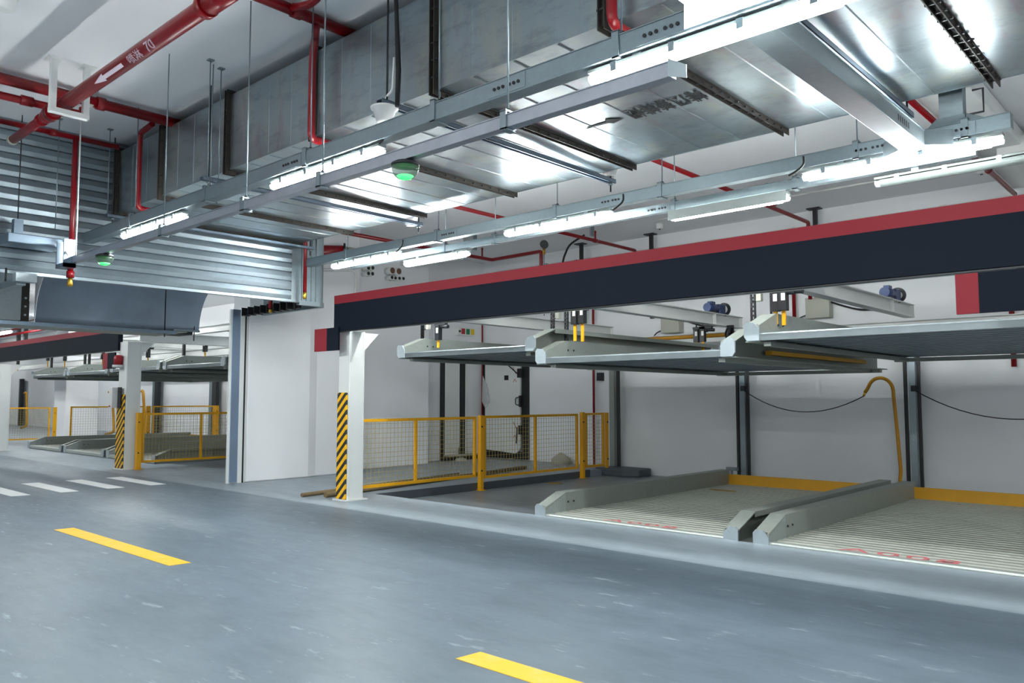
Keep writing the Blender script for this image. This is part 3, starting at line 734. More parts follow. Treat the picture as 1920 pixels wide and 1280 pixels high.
# ------------------------------------------------------------------ ceiling pipes etc. over the bays
def sprinkler_head(t, x, y, z, up=True, h=.16):
    m = MB(); s = 1 if up else -1
    m.cyl((x, y, z), (x, y, z + s * h), .02, 10); m.build('riser', 'red_paint', t)
    MB().lathe((x, y, z + s * h if up else z - h - .05), [(.022, 0), (.026, .03), (.008, .05)], 10).build('sprinkler_head', 'red_paint' if up else 'brass', t)
t = pipe([(-9.62, 7.6, 4.72), (-9.62, 14.5, 4.72), (-9.62, 14.55, 3.3)], .035, 'red_paint', 'sprinkler_pipe', 'red branch pipe over the left roof beam, crossing toward the back wall', group=RG, bend=.04, couplings=[((-9.62, 13.0, 4.72), (-9.62, 13.1, 4.72))])
sprinkler_head(t, -9.62, 13.05, 4.72)
t = pipe([(-5.72, 7.6, 4.72), (-5.72, 14.3, 4.72), (-5.72, 14.3, 3.3)], .035, 'red_paint', 'sprinkler_pipe', 'red branch pipe in the middle, ending behind the black ceiling hanger', group=RG, bend=.04, couplings=[((-5.6, 12.5, 4.72), (-5.6, 12.6, 4.72))])
sprinkler_head(t, -5.72, 12.55, 4.72)
t = pipe([(-2.5, 7.6, 4.72), (-2.5, 14.5, 4.72)], .035, 'red_paint', 'sprinkler_pipe', 'red branch pipe at the right edge beyond the duct', group=RG, bend=.04, couplings=[((-2.5, 12.7, 4.72), (-2.5, 12.8, 4.72))])
sprinkler_head(t, -2.5, 12.75, 4.72)
k_ = (4.72 - 1.5) / 3.3
t = pipe([(-12.75, 7.9, 4.72), (-12.75, 13.25, 4.72), (-11.2, 13.2, 4.72), (-11.2, 13.2, 3.9)], .04, 'red_paint', 'sprinkler_pipe', 'red branch pipe turning beside the left wall then dropping behind the fascia', group=RG, bend=.05)
sprinkler_head(t, -12.62, 12.8, 4.72)
pipe([(-8.2, 13.2, 4.97), (3.0, 13.2, 4.97)], .018, 'white_plastic', 'ceiling_conduit', 'thin white conduit clipped along the ceiling over the bays', group=None, bend=0)
p = at(1237, 423, z=4.95)
for u, v, lb in ((1237, 423, 'small white junction box at the left end of the ceiling conduit'), (1840, 318, 'small white junction box on the ceiling conduit near the right edge')):
    p = at(u, v, z=4.97)
    t = thing('conduit_box', lb, 'junction box', (p.x, p.y, 5.02))
    MB().lathe((p.x, p.y, 4.9), [(.06, 0), (.075, .02), (.075, .12)], 14).build('body', 'white_plastic', t)
    MB().cyl((p.x, p.y, 4.89), (p.x, p.y, 4.9), .02, 10).build('cap', 'dark_steel', t)
for z, lb in ((4.7, 'upper grey pipe along the top of the back wall'), (4.52, 'lower grey pipe along the top of the back wall')):
    pipe([(-13.9, 14.6, z), (6.0, 14.6, z)], .028, 'white_steel', 'wall_pipe', lb, bend=0, couplings=[((x, 14.6, z), (x + .1, 14.6, z)) for x in (-11, -8.6, -6.2, -3.6)])
for u, v, lb in ((1090, 457, 'black T shaped ceiling hanger, left of three above the fascia'), (1221, 439, 'black T shaped ceiling hanger, middle of three above the fascia'), (1528, 391, 'black T shaped ceiling hanger, right of three above the fascia')):
    p = at(u, v, z=5.02)
    t = thing('ceiling_hanger', lb, 'hanger', (p.x, p.y, 5.02), 'black ceiling hangers')
    MB().box(p.x - .12, p.x + .12, p.y - .12, p.y + .05, 5.0, 5.02).build('top_plate', 'black_paint', t)
    MB().box(p.x - .035, p.x + .035, p.y - .035, p.y + .035, 3.2, 5.0).build('stem', 'black_paint', t)
# pressure gauge with ring
p = at(1021, 459, y=12.5)
t = thing('pressure_gauge', 'round black gauge on a thin stem above the fascia', 'gauge', p)
MB().cyl((p.x + .05, 12.42, p.z), (p.x, 12.5, p.z), .085, 20).build('dial', 'black_paint', t)
MB().cyl((p.x, 12.48, p.z - .2), (p.x, 12.48, p.z - .07), .03, 10).build('stem', 'brass', t)
m = MB(); cz = p.z - .5
m.tube([(p.x + .05 + .1 * math.cos(a), 12.48, cz + .1 * math.sin(a)) for a in [2 * PI * k / 16 for k in range(17)]], .01, 6, cap=False); m.cyl((p.x, 12.48, cz + .08), (p.x, 12.48, p.z - .2), .012, 6); m.cyl((p.x, 12.48, 3.2), (p.x, 12.48, cz - .09), .012, 6)
m.build('siphon_loop', 'galvanised', t)
a = at(1085, 447, y=13.3); b = at(1055, 488, y=13.0)
tag(MB().tube([a + Vector((.15, 0, .05)), a, a.lerp(b, .5) + Vector((-.05, 0, .1)), b, b + Vector((0, 0, -.25))], .022, 8, .12).build('black_cable', 'rubber'), 'thick black cable bending down from the ceiling above the fascia', 'cable')
p = at(1060, 493, y=13.0)
t = thing('hose_reel', 'red rounded housing just showing above the fascia', 'hose reel', p)
MB().lathe((p.x + .3, 13.0, p.z - .5), [(.2, 0), (.22, .3), (.17, .48), (0, .54)]).build('housing', 'red_paint', t)
MB().cyl((p.x + .3, 13.0, 2.78), (p.x + .3, 13.0, p.z - .5), .03).build('stem', 'dark_steel', t)
# small hangers on red pipes
for u, v, yy, lb in ((1110, 437, 12.2, 'grey clip hanger on the left red branch pipe'), (1440, 378, 11.6, 'grey clip hanger on the middle red branch pipe'), (890, 463, 12.0, 'grey clip hanger near the corner of the left wall')):
    p = at(u, v, z=4.72)
    tag(MB().box(p.x - .02, p.x + .02, p.y - .05, p.y + .05, 4.66, 5.02).build('pipe_hanger', 'galvanised'), lb, 'hanger', 'grey clip hangers')
# white flat duct at right behind the big duct
t = thing('wall_duct', 'white duct with wire handle behind the big duct at the right', 'duct', at(1800, 180, z=4.6))
a = at(1780, 175, z=4.6)
MB().box(a.x - .45, a.x + .1, 8.4, 14.4, 4.78, 5.0).build('body', 'white_steel', t, bevel=.02)
p = at(1822, 190, z=4.55)
MB().tube([(a.x + .1, a.y + .5, 4.75), (a.x + .2, a.y + .5, 4.75), (a.x + .2, a.y + .5, 4.5), (a.x - .2, a.y + .5, 4.5)], .012, 6).build('strap', 'dark_steel', t)
t = thing('vent_box', 'white box vent at the right edge on the red branch pipe', 'vent', at(1880, 300, z=4.6))
a = at(1872, 300, z=4.65)
MB().box(a.x, a.x + 1.2, a.y - .1, a.y + .5, 4.6, 4.9).build('body', 'white_plastic', t, bevel=.01)

# ------------------------------------------------------------------ the big duct
DY0, DY1, DZ0, DZ1 = 4.28, 7.13, 4.02, 4.87
t = thing('air_duct', 'big galvanised rectangular duct with dark flanges crossing overhead', 'duct', (-5, 5.7, DZ0))
fl = [-9.83, -8.17, -6.5, -4.76, -3.06, -1.33, .4, 2.1, 3.8]
xs = [-11.2] + fl + [5.5]
for a, b in zip(xs, xs[1:]):
    m = MB(); m.box(a + .03, b - .03, DY0, DY1, DZ0, DZ1)
    n = max(2, round((b - a) / .42))
    for k in range(1, n):       # pressed stiffening creases
        x = a + (b - a) * k / n
        m.prism([(x - .008, DZ0 + .001), (x + .008, DZ0 + .001), (x, DZ0 - .006)], 'y', DY0 + .02, DY1 - .02)
        m.prism([(x - .006, DY0 + .001), (x + .006, DY0 + .001), (x, DY0 - .003)], 'z', DZ0 + .02, DZ1 - .02)
    m.box(a + .03, b - .03, DY0 - .008, DY0, DZ0 - .003, DZ0 + .015); m.box(a + .03, b - .03, DY1, DY1 + .008, DZ0 - .003, DZ0 + .015)
    m.build('duct_section', 'duct_zinc', t)
for x in [-11.2] + fl:
    m = MB(); e = .05
    for dx in (-.03, .022):
        m.box(x + dx, x + dx + .008, DY0 - e, DY1 + e, DZ0 - e, DZ0); m.box(x + dx, x + dx + .008, DY0 - e, DY0, DZ0, DZ1 + e); m.box(x + dx, x + dx + .008, DY1, DY1 + e, DZ0, DZ1 + e); m.box(x + dx, x + dx + .008, DY0, DY1, DZ1, DZ1 + e)
    m.box(x - .045, x + .045, DY0 - .006, DY1 + .006, DZ0 - .008, DZ0 - .001); m.box(x - .045, x + .045, DY0 - .01, DY0 - .001, DZ0 - .008, DZ1); m.box(x - .045, x + .045, DY1, DY1 + .01, DZ0 - .008, DZ1)
    y = DY0 + .1
    while y < DY1: m.box(x - .045, x + .05, y - .007, y + .007, DZ0 - .037, DZ0 - .023, 1); y += .145
    z = DZ0 + .1
    while z < DZ1: m.box(x - .045, x + .05, DY0 - .037, DY0 - .023, z - .007, z + .007, 1); z += .145
    m.build('flange', ['rusty_flange', 'dark_steel'], t)
o = text_mesh('排风兼排烟', 'duct_lettering', 'ink_black', (-3.17, 5.72, DZ0 - .0065), (-1, 0, 0), (0, 1, 0), .27, .56, t, .0002, 1.0, .005)
o['label'] = 'black stencilled characters'
m = MB(); m.prism([(-3.99, 5.86), (-4.13, 5.9), (-4.16, 5.865), (-4.4, 5.86), (-4.4, 5.83), (-4.16, 5.82), (-4.13, 5.76)], 'z', DZ0 - .0065, DZ0 - .006); m.build('duct_arrow', 'ink_black', t)

# strut channels under the duct with threaded rods
def strut(x, label, yl=4.0, yr=7.32):
    t = thing('duct_support', label, 'support channel', (x, 5.6, 3.93), 'support channels under the big duct')
    m = MB()
    for a, b, c, d in ((x - .04, x - .034, DZ0 - .1, DZ0 - .055), (x + .034, x + .04, DZ0 - .1, DZ0 - .055), (x - .04, x + .04, DZ0 - .061, DZ0 - .055)): m.box(a, b, yl, yr, c, d)
    m.box(x - .04, x - .02, yl, yr, DZ0 - .1, DZ0 - .096); m.box(x + .02, x + .04, yl, yr, DZ0 - .1, DZ0 - .096)
    m.build('channel', 'strut_zinc', t)
    for y in (yl + .08, yr - .05): MB().cyl((x, y, DZ0 - .2), (x, y, ZC), .009, 8).build('threaded_rod', 'dark_steel', t); MB().cyl((x, y, DZ0 - .125), (x, y, DZ0 - .1), .024, 6).build('nut', 'galvanised', t)
strut(-5.14, 'blue grey channel under the duct left of the stencilled characters')
strut(-2.02, 'blue grey channel under the duct beside the cross tray')
strut(-11.1, 'support channel under the duct end at the shutter', 4.1, 7.32)
strut(-8.42, 'support channel under the duct between the left flanges', 4.1, 7.32)
# blowoff box under duct at the right (grey drop with flared foot)
p = at(1712, 205, z=4.0)
t = thing('duct_outlet', 'grey drop outlet with flared collar under the duct edge', 'duct outlet', (-1.62, 7.2, 3.7))
MB().box(-1.78, -1.6, 7.3, 7.42, 3.86, ZC).build('neck', 'galvanised', t)
MB().hexa([(-1.95, 7.29, 3.72), (-1.3, 7.29, 3.72), (-1.3, 7.55, 3.72), (-1.95, 7.55, 3.72), (-1.8, 7.3, 3.86), (-1.58, 7.3, 3.86), (-1.58, 7.42, 3.86), (-1.8, 7.42, 3.86)]).build('collar', 'galvanised', t)

# ------------------------------------------------------------------ red mains, left part
def tee(t, p, q, r): MB().cyl(p, q, r).build('coupling', 'red_paint', t)
RY = 2.88; RZ = 4.6
t = thing('sprinkler_main', 'large red main with white characters running under the ceiling, top left', 'pipe', (-8, RY, RZ), 'red mains top left')
MB().tube([(-10.75, RY, RZ), (-9.3, RY, RZ)], .05, 18).build('pipe_run', 'red_paint', t)
MB().tube([(-9.3, RY, RZ), (-5.85, RY, RZ), (-5.3, RY, RZ)], .072, 18).build('pipe_run', 'red_paint', t)
for a, b, r in ((-9.5, -9.38, .085), (-9.62, -9.52, .07), (-9.2, -9.1, .09), (-9.78, -9.72, .068), (-5.95, -5.88, .095), (-5.85, -5.5, .088)): MB().cyl((a, RY, RZ), (b, RY, RZ), r, 18).build('coupling', 'red_paint', t)
MB().cyl((-9.42, RY, RZ), (-9.4, RY, RZ), .09, 18).build('coupling_band', 'dark_steel', t)
MB().cyl((-10.8, RY, RZ), (-10.74, RY, RZ), .06, 16).build('end_cap', 'beige', t)
o = text_mesh('喷淋', 'pipe_lettering', 'ink_white', (-7.3, RY - .073, RZ - .035), (1, 0, 0), (0, 0, 1), .092, 1.5, t, .001, off=.001)
o2 = text_mesh('70', 'pipe_lettering', 'ink_white', (-6.93, RY - .073, RZ - .035), (1, 0, 0), (0, 0, 1), .12, 1.35, t, .001, off=.002)
def bend_on(o, r, cy, cz, par):
    bq = bmesh.new(); bq.from_mesh(o.data); bmesh.ops.triangulate(bq, faces=bq.faces[:])
    for _ in range(3):
        bmesh.ops.subdivide_edges(bq, edges=[e for e in bq.edges if e.calc_length() > .02], cuts=1); bmesh.ops.triangulate(bq, faces=bq.faces[:])
    bq.to_mesh(o.data); bq.free()
    off = Vector((0, 0, 0)); q = par
    while q is not None: off += q.location; q = q.parent
    for v in o.data.vertices:
        w = v.co + off; s = w.z - cz; a = s / r - .85
        w.y = cy - (r + .002) * math.cos(a); w.z = cz + (r + .002) * math.sin(a); v.co = w - off
bend_on(o, .072, RY, RZ, t); bend_on(o2, .072, RY, RZ, t)
m = MB(); rows = [-.036, -.027, -.018, -.018, -.009, 0, .009, .018, .018, .027, .036]; prev = None
for i, zr in enumerate(rows):
    tail = -7.42 if 3 <= i <= 7 else -7.85
    cur = [m.bm.verts.new((-8.08 + .22 * abs(zr) / .036, RY - .074, RZ + zr)), m.bm.verts.new((tail, RY - .074, RZ + zr))]
    if prev and i not in (3, 8): m.bm.faces.new([prev[0], prev[1], cur[1], cur[0]])
    prev = cur
o = m.build('flow_arrow', 'ink_white', t, solid=.002); bend_on(o, .072, RY, RZ, t)
MB().tube([(-5.3, RY, RZ), (-4.9, RY + .05, RZ - .0), (-4.7, RY + .2, RZ + .02), (-4.6, RY + .6, RZ + .2)], .045, 12, .1).build('branch', 'red_paint', t)
# bracket carrying it
t = thing('pipe_bracket', 'white U shaped ceiling bracket holding the large red main', 'bracket', (-8.93, 2.88, ZC))
MB().box(-8.96, -8.9, 2.7, 2.76, 4.5, ZC).build('leg', 'white_steel', t); MB().box(-8.96, -8.9, 3.02, 3.08, 4.5, ZC).build('leg', 'white_steel', t)
MB().box(-8.97, -8.89, 2.7, 3.08, 4.45, 4.5).build('crossbar', 'white_steel', t)
for y in (2.73, 3.05): MB().box(-9.02, -8.84, y - .07, y + .07, ZC - .012, ZC).build('ceiling_plate', 'white_steel', t)
# Y-running mains
def ymain(x, z, y0, y1, r, label, extra=()):
    t = thing('sprinkler_main', label, 'pipe', (x, y0, z), 'red mains top left')
    MB().tube([(x, y0, z), (x, y1, z)], r, 16).build('pipe_run', 'red_paint', t)
    for y in extra: MB().cyl((x, y, z), (x, y + .09, z), r * 1.25, 16).build('coupling', 'red_paint', t)
    return t
zz = 4.93; kx = (zz - 1.5) / 3.25
t = ymain(-9.62, zz - .02, -6.5, 4.5, .06, 'thick red main crossing behind the white bracket and passing over the duct', (3.4,))
MB().box(-9.66, -9.58, 3.28, 3.36, ZC - .17, ZC - .145).build('sticker', 'beige', t)
t = thing('sprinkler_main', 'red pipe with an elbow rising behind the large main', 'pipe', (-9.9, 0, 4.75), 'red mains top left')
a = at(0, 190, z=4.76); b = at(155, 215, z=4.76)
MB().tube([(a.x, -6.5, 4.76), (b.x, b.y, 4.76), (b.x, b.y, 4.84)], .042, 14, .08).build('pipe_run', 'red_paint', t)
c = at(40, 197, z=4.76); MB().cyl((b.x, c.y - .06, 4.76), (b.x, c.y + .06, 4.76), .055, 14).build('coupling', 'red_paint', t)
x4 = at(142, 258, z=4.74).x; y4 = at(142, 258, z=4.74).y
t = ymain(x4, 4.74, -6.5, at(230, 272, z=4.74).y, .034, 'thin red pipe close to the shutter with a sprinkler drop', (y4 - .3,))
b = at(129, 500, x=x4)
MB().tube([(x4, y4, 4.74), (x4, y4, 3.0)], .032, 12).build('drop_pipe', 'red_paint', t)
MB().cyl((x4, y4, 2.98), (x4, y4, 3.06), .045, 12).build('reducer', 'red_paint', t)
MB().lathe((x4, y4, 2.87), [(.02, 0), (.036, .02), (.03, .06), (.026, .11)], 12).build('sprinkler_head', 'brass', t)
# drops over the duct face
t = ymain(-6.08, 4.95, -2, 4.9, .05, 'red pipe crossing the top with a tee above the duct', (3.2, 3.75))
MB().tube([(-6.08, 3.72, 4.95), (-5.85, 3.78, 4.93), (-5.72, 3.78, 4.95), (-5.72, 3.78, ZC)], .035, 12, .05).build('branch', 'red_paint', t)
MB().tube([(-6.08, 4.0, 4.9), (-6.3, 4.14, 4.9), (-6.34, 4.14, 4.7), (-6.34, 4.14, 3.93), (-6.34, 4.75, 3.93)], .036, 12, .07).build('drop_pipe', 'red_paint', t)
t = thing('sprinkler_drop', 'red elbow pipe coming down the duct face near the shutter', 'pipe', (-10.3, 4.14, 3.9), 'red drops on the duct face')
MB().tube([(-9.75, 4.1, 4.87), (-10.2, 4.14, 4.87), (-10.2, 4.14, 3.9), (-10.2, 4.75, 3.9)], .035, 12, .07).build('pipe_run', 'red_paint', t)
t = thing('sprinkler_drop', 'bright red elbow pipe beside the dark flange at the top, near the lamp', 'pipe', (-2.9, 4.14, 3.9), 'red drops on the duct face')
MB().tube([(-2.92, 4.16, 5.0), (-2.92, 4.16, 3.94), (-2.92, 4.8, 3.94)], .036, 12, .07).build('pipe_run', 'red_paint', t)
t = thing('sprinkler_drop', 'slim red sprinkler drop in front of the shutter corner', 'pipe', (-11.1, 7.05, 3.2), 'red drops on the duct face')
MB().cyl((-11.1, 7.18, 3.2), (-11.1, 7.18, 4.95), .03, 12).build('pipe_run', 'red_paint', t)
MB().lathe((-11.1, 7.18, 3.1), [(.02, 0), (.034, .02), (.03, .06), (.036, .11)], 12).build('sprinkler_head', 'brass', t)
p = at(507, 578, y=7.6)
t = thing('sprinkler_drop', 'short red sprinkler drop below the shutter box', 'pipe', (p.x, 7.2, 3.0), 'red drops on the duct face')
MB().cyl((at(507, 570, y=7.2).x, 7.2, at(507, 578, y=7.2).z), (at(507, 570, y=7.2).x, 7.2, 3.3), .035, 12).build('pipe_run', 'red_paint', t)
q = at(507, 580, y=7.2); MB().lathe((q.x, 7.2, q.z - .06), [(.02, 0), (.03, .02), (.03, .06)], 10).build('sprinkler_head', 'brass', t)
# hanging rods from ceiling
def rod(x, y, z0, label, r=.006, mat='galvanised'):
    t = thing('threaded_rod', label, 'hanger rod', (x, y, ZC), 'thin hanger rods')
    MB().cyl((x, y, z0), (x, y, ZC - .01), r, 8).build('shank', mat, t)
    MB().box(x - .03, x + .03, y - .03, y + .03, ZC - .012, ZC).build('anchor', mat, t)
for u, v, z0, lb in ((112, 222, 3.6, 'thin rod in front of the shutter, left of the drop'), (207, 242, 3.9, 'thin rod close to the duct end at the shutter'), (395, 112, 3.75, 'thin pale rod in front of the third duct section'), (415, 128, 3.75, 'dark thin rod beside the second dark flange')):
    p = at(u, v, z=ZC); rod(p.x, p.y, z0, lb)

# ------------------------------------------------------------------ fire shutter box
SX = -11.3
t = thing('shutter_housing', 'huge corrugated galvanised fire shutter housing across the aisle, left', 'shutter', (-12.3, 3, 3.1))
pts = []; z = 3.1; ph = .148
k = 0
while z < ZC - .02:
    for fz, fx in ((0, -.014), (.07, .008), (.45, .02), (.9, .008), (.97, -.014)):
        zz_ = z + fz * ph
        if zz_ < ZC: pts.append((SX + fx, zz_))
    z += ph
m = MB(); A = [m.bm.verts.new((x, YF, zq)) for x, zq in pts]; B = [m.bm.verts.new((x, 7.05, zq)) for x, zq in pts]
for i in range(len(pts) - 1): m.bm.faces.new([A[i], A[i + 1], B[i + 1], B[i]])
m.build('slat_face', 'shutter_zinc', t, solid=.004)
m = MB(); m.box(-11.5, -11.34, YF, 7.05, 3.1, 3.13); m.box(-11.36, SX + .03, YF, 7.5, 3.06, 3.1); m.build('bottom_panel', 'shutter_zinc', t)
m = MB(); m.box(SX - .03, SX + .015, 7.05, 7.2, 3.1, ZC); m.build('corner_strip', 'galvanised', t)
# ribbed rounded end
m = MB(); prof = []
for k in range(9):
    y = 7.2 + k * .045
    prof.append((SX + (.02 if k % 2 else 0), y)); prof.append((SX + (.02 if k % 2 else 0), y + .035))
R = .12
for k in range(1, 7):
    a = PI / 2 * k / 6; prof.append((SX - R + R * math.cos(a) + 0, 7.6 + R * math.sin(a) - 0))
prof += [(-13.28, 7.72)]
A = [m.bm.verts.new((x, y, 3.1)) for x, y in prof]; B = [m.bm.verts.new((x, y, ZC)) for x, y in prof]
for i in range(len(prof) - 1): m.bm.faces.new([A[i], A[i + 1], B[i + 1], B[i]])
m.build('ribbed_end', 'galvanised', t, solid=.004)
m = MB(); prof2 = [(SX + .02, 7.2), (SX + .02, 7.6), (SX - .02, 7.7), (SX - .12, 7.76), (-13.28, 7.76), (-13.28, 7.68), (SX - .12, 7.68), (SX - .07, 7.6), (SX - .07, 7.2)]
m.prism(prof2, 'z', 3.03, 3.1); m.build('end_rim', 'galvanised', t)
for k in range(8):
    x = -11.6 - k * .21
    m = MB(); m.box(x - .06, x + .04, 7.3, 7.32, 2.98, 3.12); m.box(x - .06, x - .045, 7.2, 7.32, 2.98, 3.12); m.box(x - .06, x + .04, 7.2, 7.32, 2.97, 2.985)
    m.build('bracket', 'black_paint', t)
MB().box(-13.2, -11.5, 7.34, 7.38, 3.0, 3.12).build('inner_rail', 'dark_steel', t)
# guide at the wall
t = thing('shutter_guide', 'white and blue grey vertical shutter guide at the wall edge', 'shutter guide', (-13.5, 7.25, 0))
MB().box(-13.37, -13.31, 7.1, 7.449, 0, 3.1).build('casing', 'white_steel', t, bevel=.006)
MB().box(-13.31, -13.29, 7.13, 7.28, .02, 3.1).build('steel_strip', 'blue_steel', t)
MB().box(-13.31, -13.295, 7.375, 7.4, 0, 3.1).build('slot', 'black_paint', t)
MB().box(-13.31, -13.28, 7.28, 7.36, 0, 3.1).build('cover_strip', 'white_steel', t)

# ducts beyond the shutter
t = thing('exhaust_hood', 'dull blue curved sheet duct hanging beyond the shutter', 'duct', (-15, 6, 2.8))
prof = []
for k in range(13):
    a = PI / 2 * k / 12 * .9
    prof.append((-15.85 + .8 * (1 - math.cos(a)) * 1.05, 2.86 + .95 * math.sin(a)))
m = MB(); A = [m.bm.verts.new((x, 4.72 , z)) for x, z in prof]; B = [m.bm.verts.new((x, 7.75, z)) for x, z in prof]
for i in range(len(prof) - 1):
    f = m.bm.faces.new([A[i], A[i + 1], B[i + 1], B[i]]); f.smooth = True
m.build('curved_sheet', 'old_duct', t, solid=.006)
m = MB(); m.prism(prof + [(-15.87, 3.8)], 'y', 4.70, 4.715); m.build('cheek', 'galv_lip2', t)
MB().box(-16.4, -15.8, 4.72, 7.6, 2.8, 2.86).build('bottom_flange', 'black_paint', t)
m = MB(); m.box(-16.6, -15.2, 3.0, 7.2, 2.79, 2.8); m.build('bottom_plate', 'beige', t)
MB().box(-15.25, -15.13, 2.8, 6.95, 2.74, 2.8).build('support_channel', 'strut_zinc', t)
MB().box(-15.9, -15.8, 7.2, 7.75, 2.86, 2.9).build('rail_end', 'galvanised', t)
for x, y in ((-15.19, 6.75), (-15.85, 7.65)): MB().cyl((x, y, 2.68), (x, y, 5.02), .012, 8).build('threaded_rod', 'dark_steel', t)
t = thing('exhaust_duct', 'pale square duct left of the blue curved hood', 'duct', (-15.6, 3.8, 2.86))
MB().box(-16.6, -15.9, -2, 4.5, 2.88, 3.8).build('duct_section', 'galv_white', t)
m = MB(); m.box(-16.65, -15.88, 4.5, 4.62, 2.84, 3.85); m.build('flange', 'rusty_flange', t)
m = MB()
for z in (2.98, 3.13, 3.28): m.cyl((-15.88, 4.56, z), (-15.865, 4.56, z), .02, 8)
m.build('bolts', 'galv_white', t)
t = thing('far_cable_tray', 'short grey tray end below the shutter at the left edge', 'cable tray', (-12.5, 2.6, 2.95))
a = at(45, 530, y=3.0)
MB().box(a.x - 1.5, a.x, 2.92, 3.02, a.z - .03, a.z + .05).build('tray_body', 'galvanised', t); MB().box(a.x, a.x + .12, 2.88, 3.1, a.z - .0, a.z + .1).build('end_plate', 'galv_white', t)
MB().cyl((a.x - .6, 2.97, a.z + .05), (a.x - .6, 2.97, 3.1), .012, 6).build('threaded_rod', 'dark_steel', t)

# ------------------------------------------------------------------ cable trays + lamps
def tray_x(x0, x1, y0, y1, z0, z1, label, clamps=(), mat='galvanised', holes=(), rods=True, cy=None):
    t = thing('cable_tray', label, 'cable tray', ((x0 + x1) / 2, (y0 + y1) / 2, z0), 'galvanised cable trays')
    MB().box(x0, x1, y0, y1, z0, z1).build('tray_body', mat, t, bevel=.003)
    MB().box(x0, x1, y0 - .004, y1 + .004, z1, z1 + .006).build('lid', mat, t)
    for x in clamps:
        m = MB(); m.box(x - .025, x + .025, y0 - .012, y0 - .001, z0 - .012, z1 + .03); m.box(x - .025, x + .025, y1 + .001, y1 + .012, z0 - .012, z1 + .03); m.box(x - .025, x + .025, y0 - .012, y1 + .012, z0 - .014, z0 - .001); m.box(x - .025, x + .025, y0 - .012, y1 + .012, z1 + .024, z1 + .034)
        m.build('hanger_clamp', 'galvanised', t)
        if rods:
            MB().cyl((x, (y0 + y1) / 2, z1 + .03), (x, (y0 + y1) / 2, ZC), .0065, 8).build('threaded_rod', 'galvanised', t)
            MB().cyl((x, (y0 + y1) / 2, z1 + .034), (x, (y0 + y1) / 2, z1 + .05), .016, 6).build('nut', 'dark_steel', t)
    for x in holes:
        pl = MB().box(x - .17, x + .17, y0 - .004, y0 - .0005, z0 + .012, z1 - .008).build('splice_plate', mat, t)
        for k in (-.11, -.07, -.03, .03, .07, .11): MB().cyl((x + k, y0 - .012, (z0 + z1) / 2), (x + k, y0 - .004, (z0 + z1) / 2), .012, 8).build('bolt', 'dark_steel', pl)
    return t
AY0, AY1, AZ0, AZ1 = 3.86, 3.98, 3.55, 3.675
ac = [at(u, v, y=3.86).x for u, v in ((243, 412), (383, 365), (571, 300), (812, 215), (1155, 95))]
tray_x(-11.2, 3.0, AY0, AY1, AZ0, AZ1, 'upper galvanised tray carrying the left lamp row below the duct', ac + [-1.2], holes=[at(545, 312, y=3.86).x, at(950, 167, y=3.86).x, at(1240, 65, y=3.86).x, at(1440, 3, y=3.86).x])
CY0, CY1, CZ0, CZ1 = 7.18, 7.28, 3.63, 3.75
cc = [at(u, v, y=7.18).x for u, v in ((647, 485), (817, 440), (1040, 395), (1237, 355), (1604, 275), (1808, 225))]
tray_x(-11.1, at(1895, 225, y=7.18).x, CY0, CY1, CZ0, CZ1, 'long galvanised tray carrying the right lamp row above the fascia', cc, holes=[at(840, 437, y=7.18).x, at(1145, 378, y=7.18).x, at(1630, 270, y=7.18).x, at(1785, 235, y=7.18).x])
DTY0, DTY1 = 7.7, 7.78
dc = [at(u, v, y=7.7).x for u, v in ((832, 460), (925, 443), (1262, 382), (1490, 335))]
tray_x(-10.6, -1.6, DTY0, DTY1, 3.6, 3.69, 'rear galvanised tray just beyond the right lamp row', dc, holes=[at(1232, 388, y=7.7).x])
BY0, BY1, BZ0, BZ1 = 3.455, 3.525, 3.135, 3.21
tray_x(-10.35, at(1255, 134, y=3.455).x, BY0, BY1, BZ0, BZ1, 'lower spangled galvanised tray carrying the green dome lamps', [at(u, v, y=3.455).x for u, v in ((301, 415), (455, 360), (598, 310), (945, 225))], mat='galv_bright')
bx = at(1255, 134, y=3.455).x
t = thing('tray_end_plate', 'bright folded end plate of the lower spangled tray', 'plate', (bx, 3.44, 3.17))
MB().hexa([(bx, 3.44, 3.13), (bx + .06, 3.52, 3.13), (bx + .06, 3.525, 3.13), (bx, 3.445, 3.13), (bx, 3.44, 3.225), (bx + .06, 3.52, 3.2), (bx + .06, 3.525, 3.2), (bx, 3.445, 3.225)]).build('plate', 'galv_white', t)
# tray B left end riser
t = thing('tray_riser', 'open vertical tray piece at the left end of the lower tray', 'cable tray', (-10.55, 3.43, 3.1))
m = MB(); m.box(-10.62, -10.6, 3.36, 3.5, 3.08, 3.42); m.box(-10.38, -10.36, 3.36, 3.5, 3.08, 3.42); m.box(-10.62, -10.36, 3.36, 3.5, 3.08, 3.13); m.build('channel', 'strut_zinc', t)
MB().tube([(-10.45, 3.43, 3.38), (-10.4, 3.38, 3.28), (-10.25, 3.38, 3.2)], .012, 6, .04).build('cable', 'white_plastic', t)
rod(-10.2, 3.44, 3.2, 'pale rod holding the left end of the lower tray', .009, 'white_steel')
t = thing('tray_elbow', 'grey tray elbow in front of the shutter at the far end of the upper tray', 'cable tray', (-11.0, 3.4, 3.4))
MB().box(-11.25, -10.85, 2.9, 3.5, 3.38, 3.5).build('tray_body', 'strut_zinc', t, bevel=.01); MB().box(-11.1, -11.0, 3.0, 3.1, 3.5, 3.7).build('bracket', 'strut_zinc', t)
MB().cyl((-11.05, 3.05, 3.7), (-11.05, 3.05, ZC), .007, 6).build('threaded_rod', 'dark_steel', t)

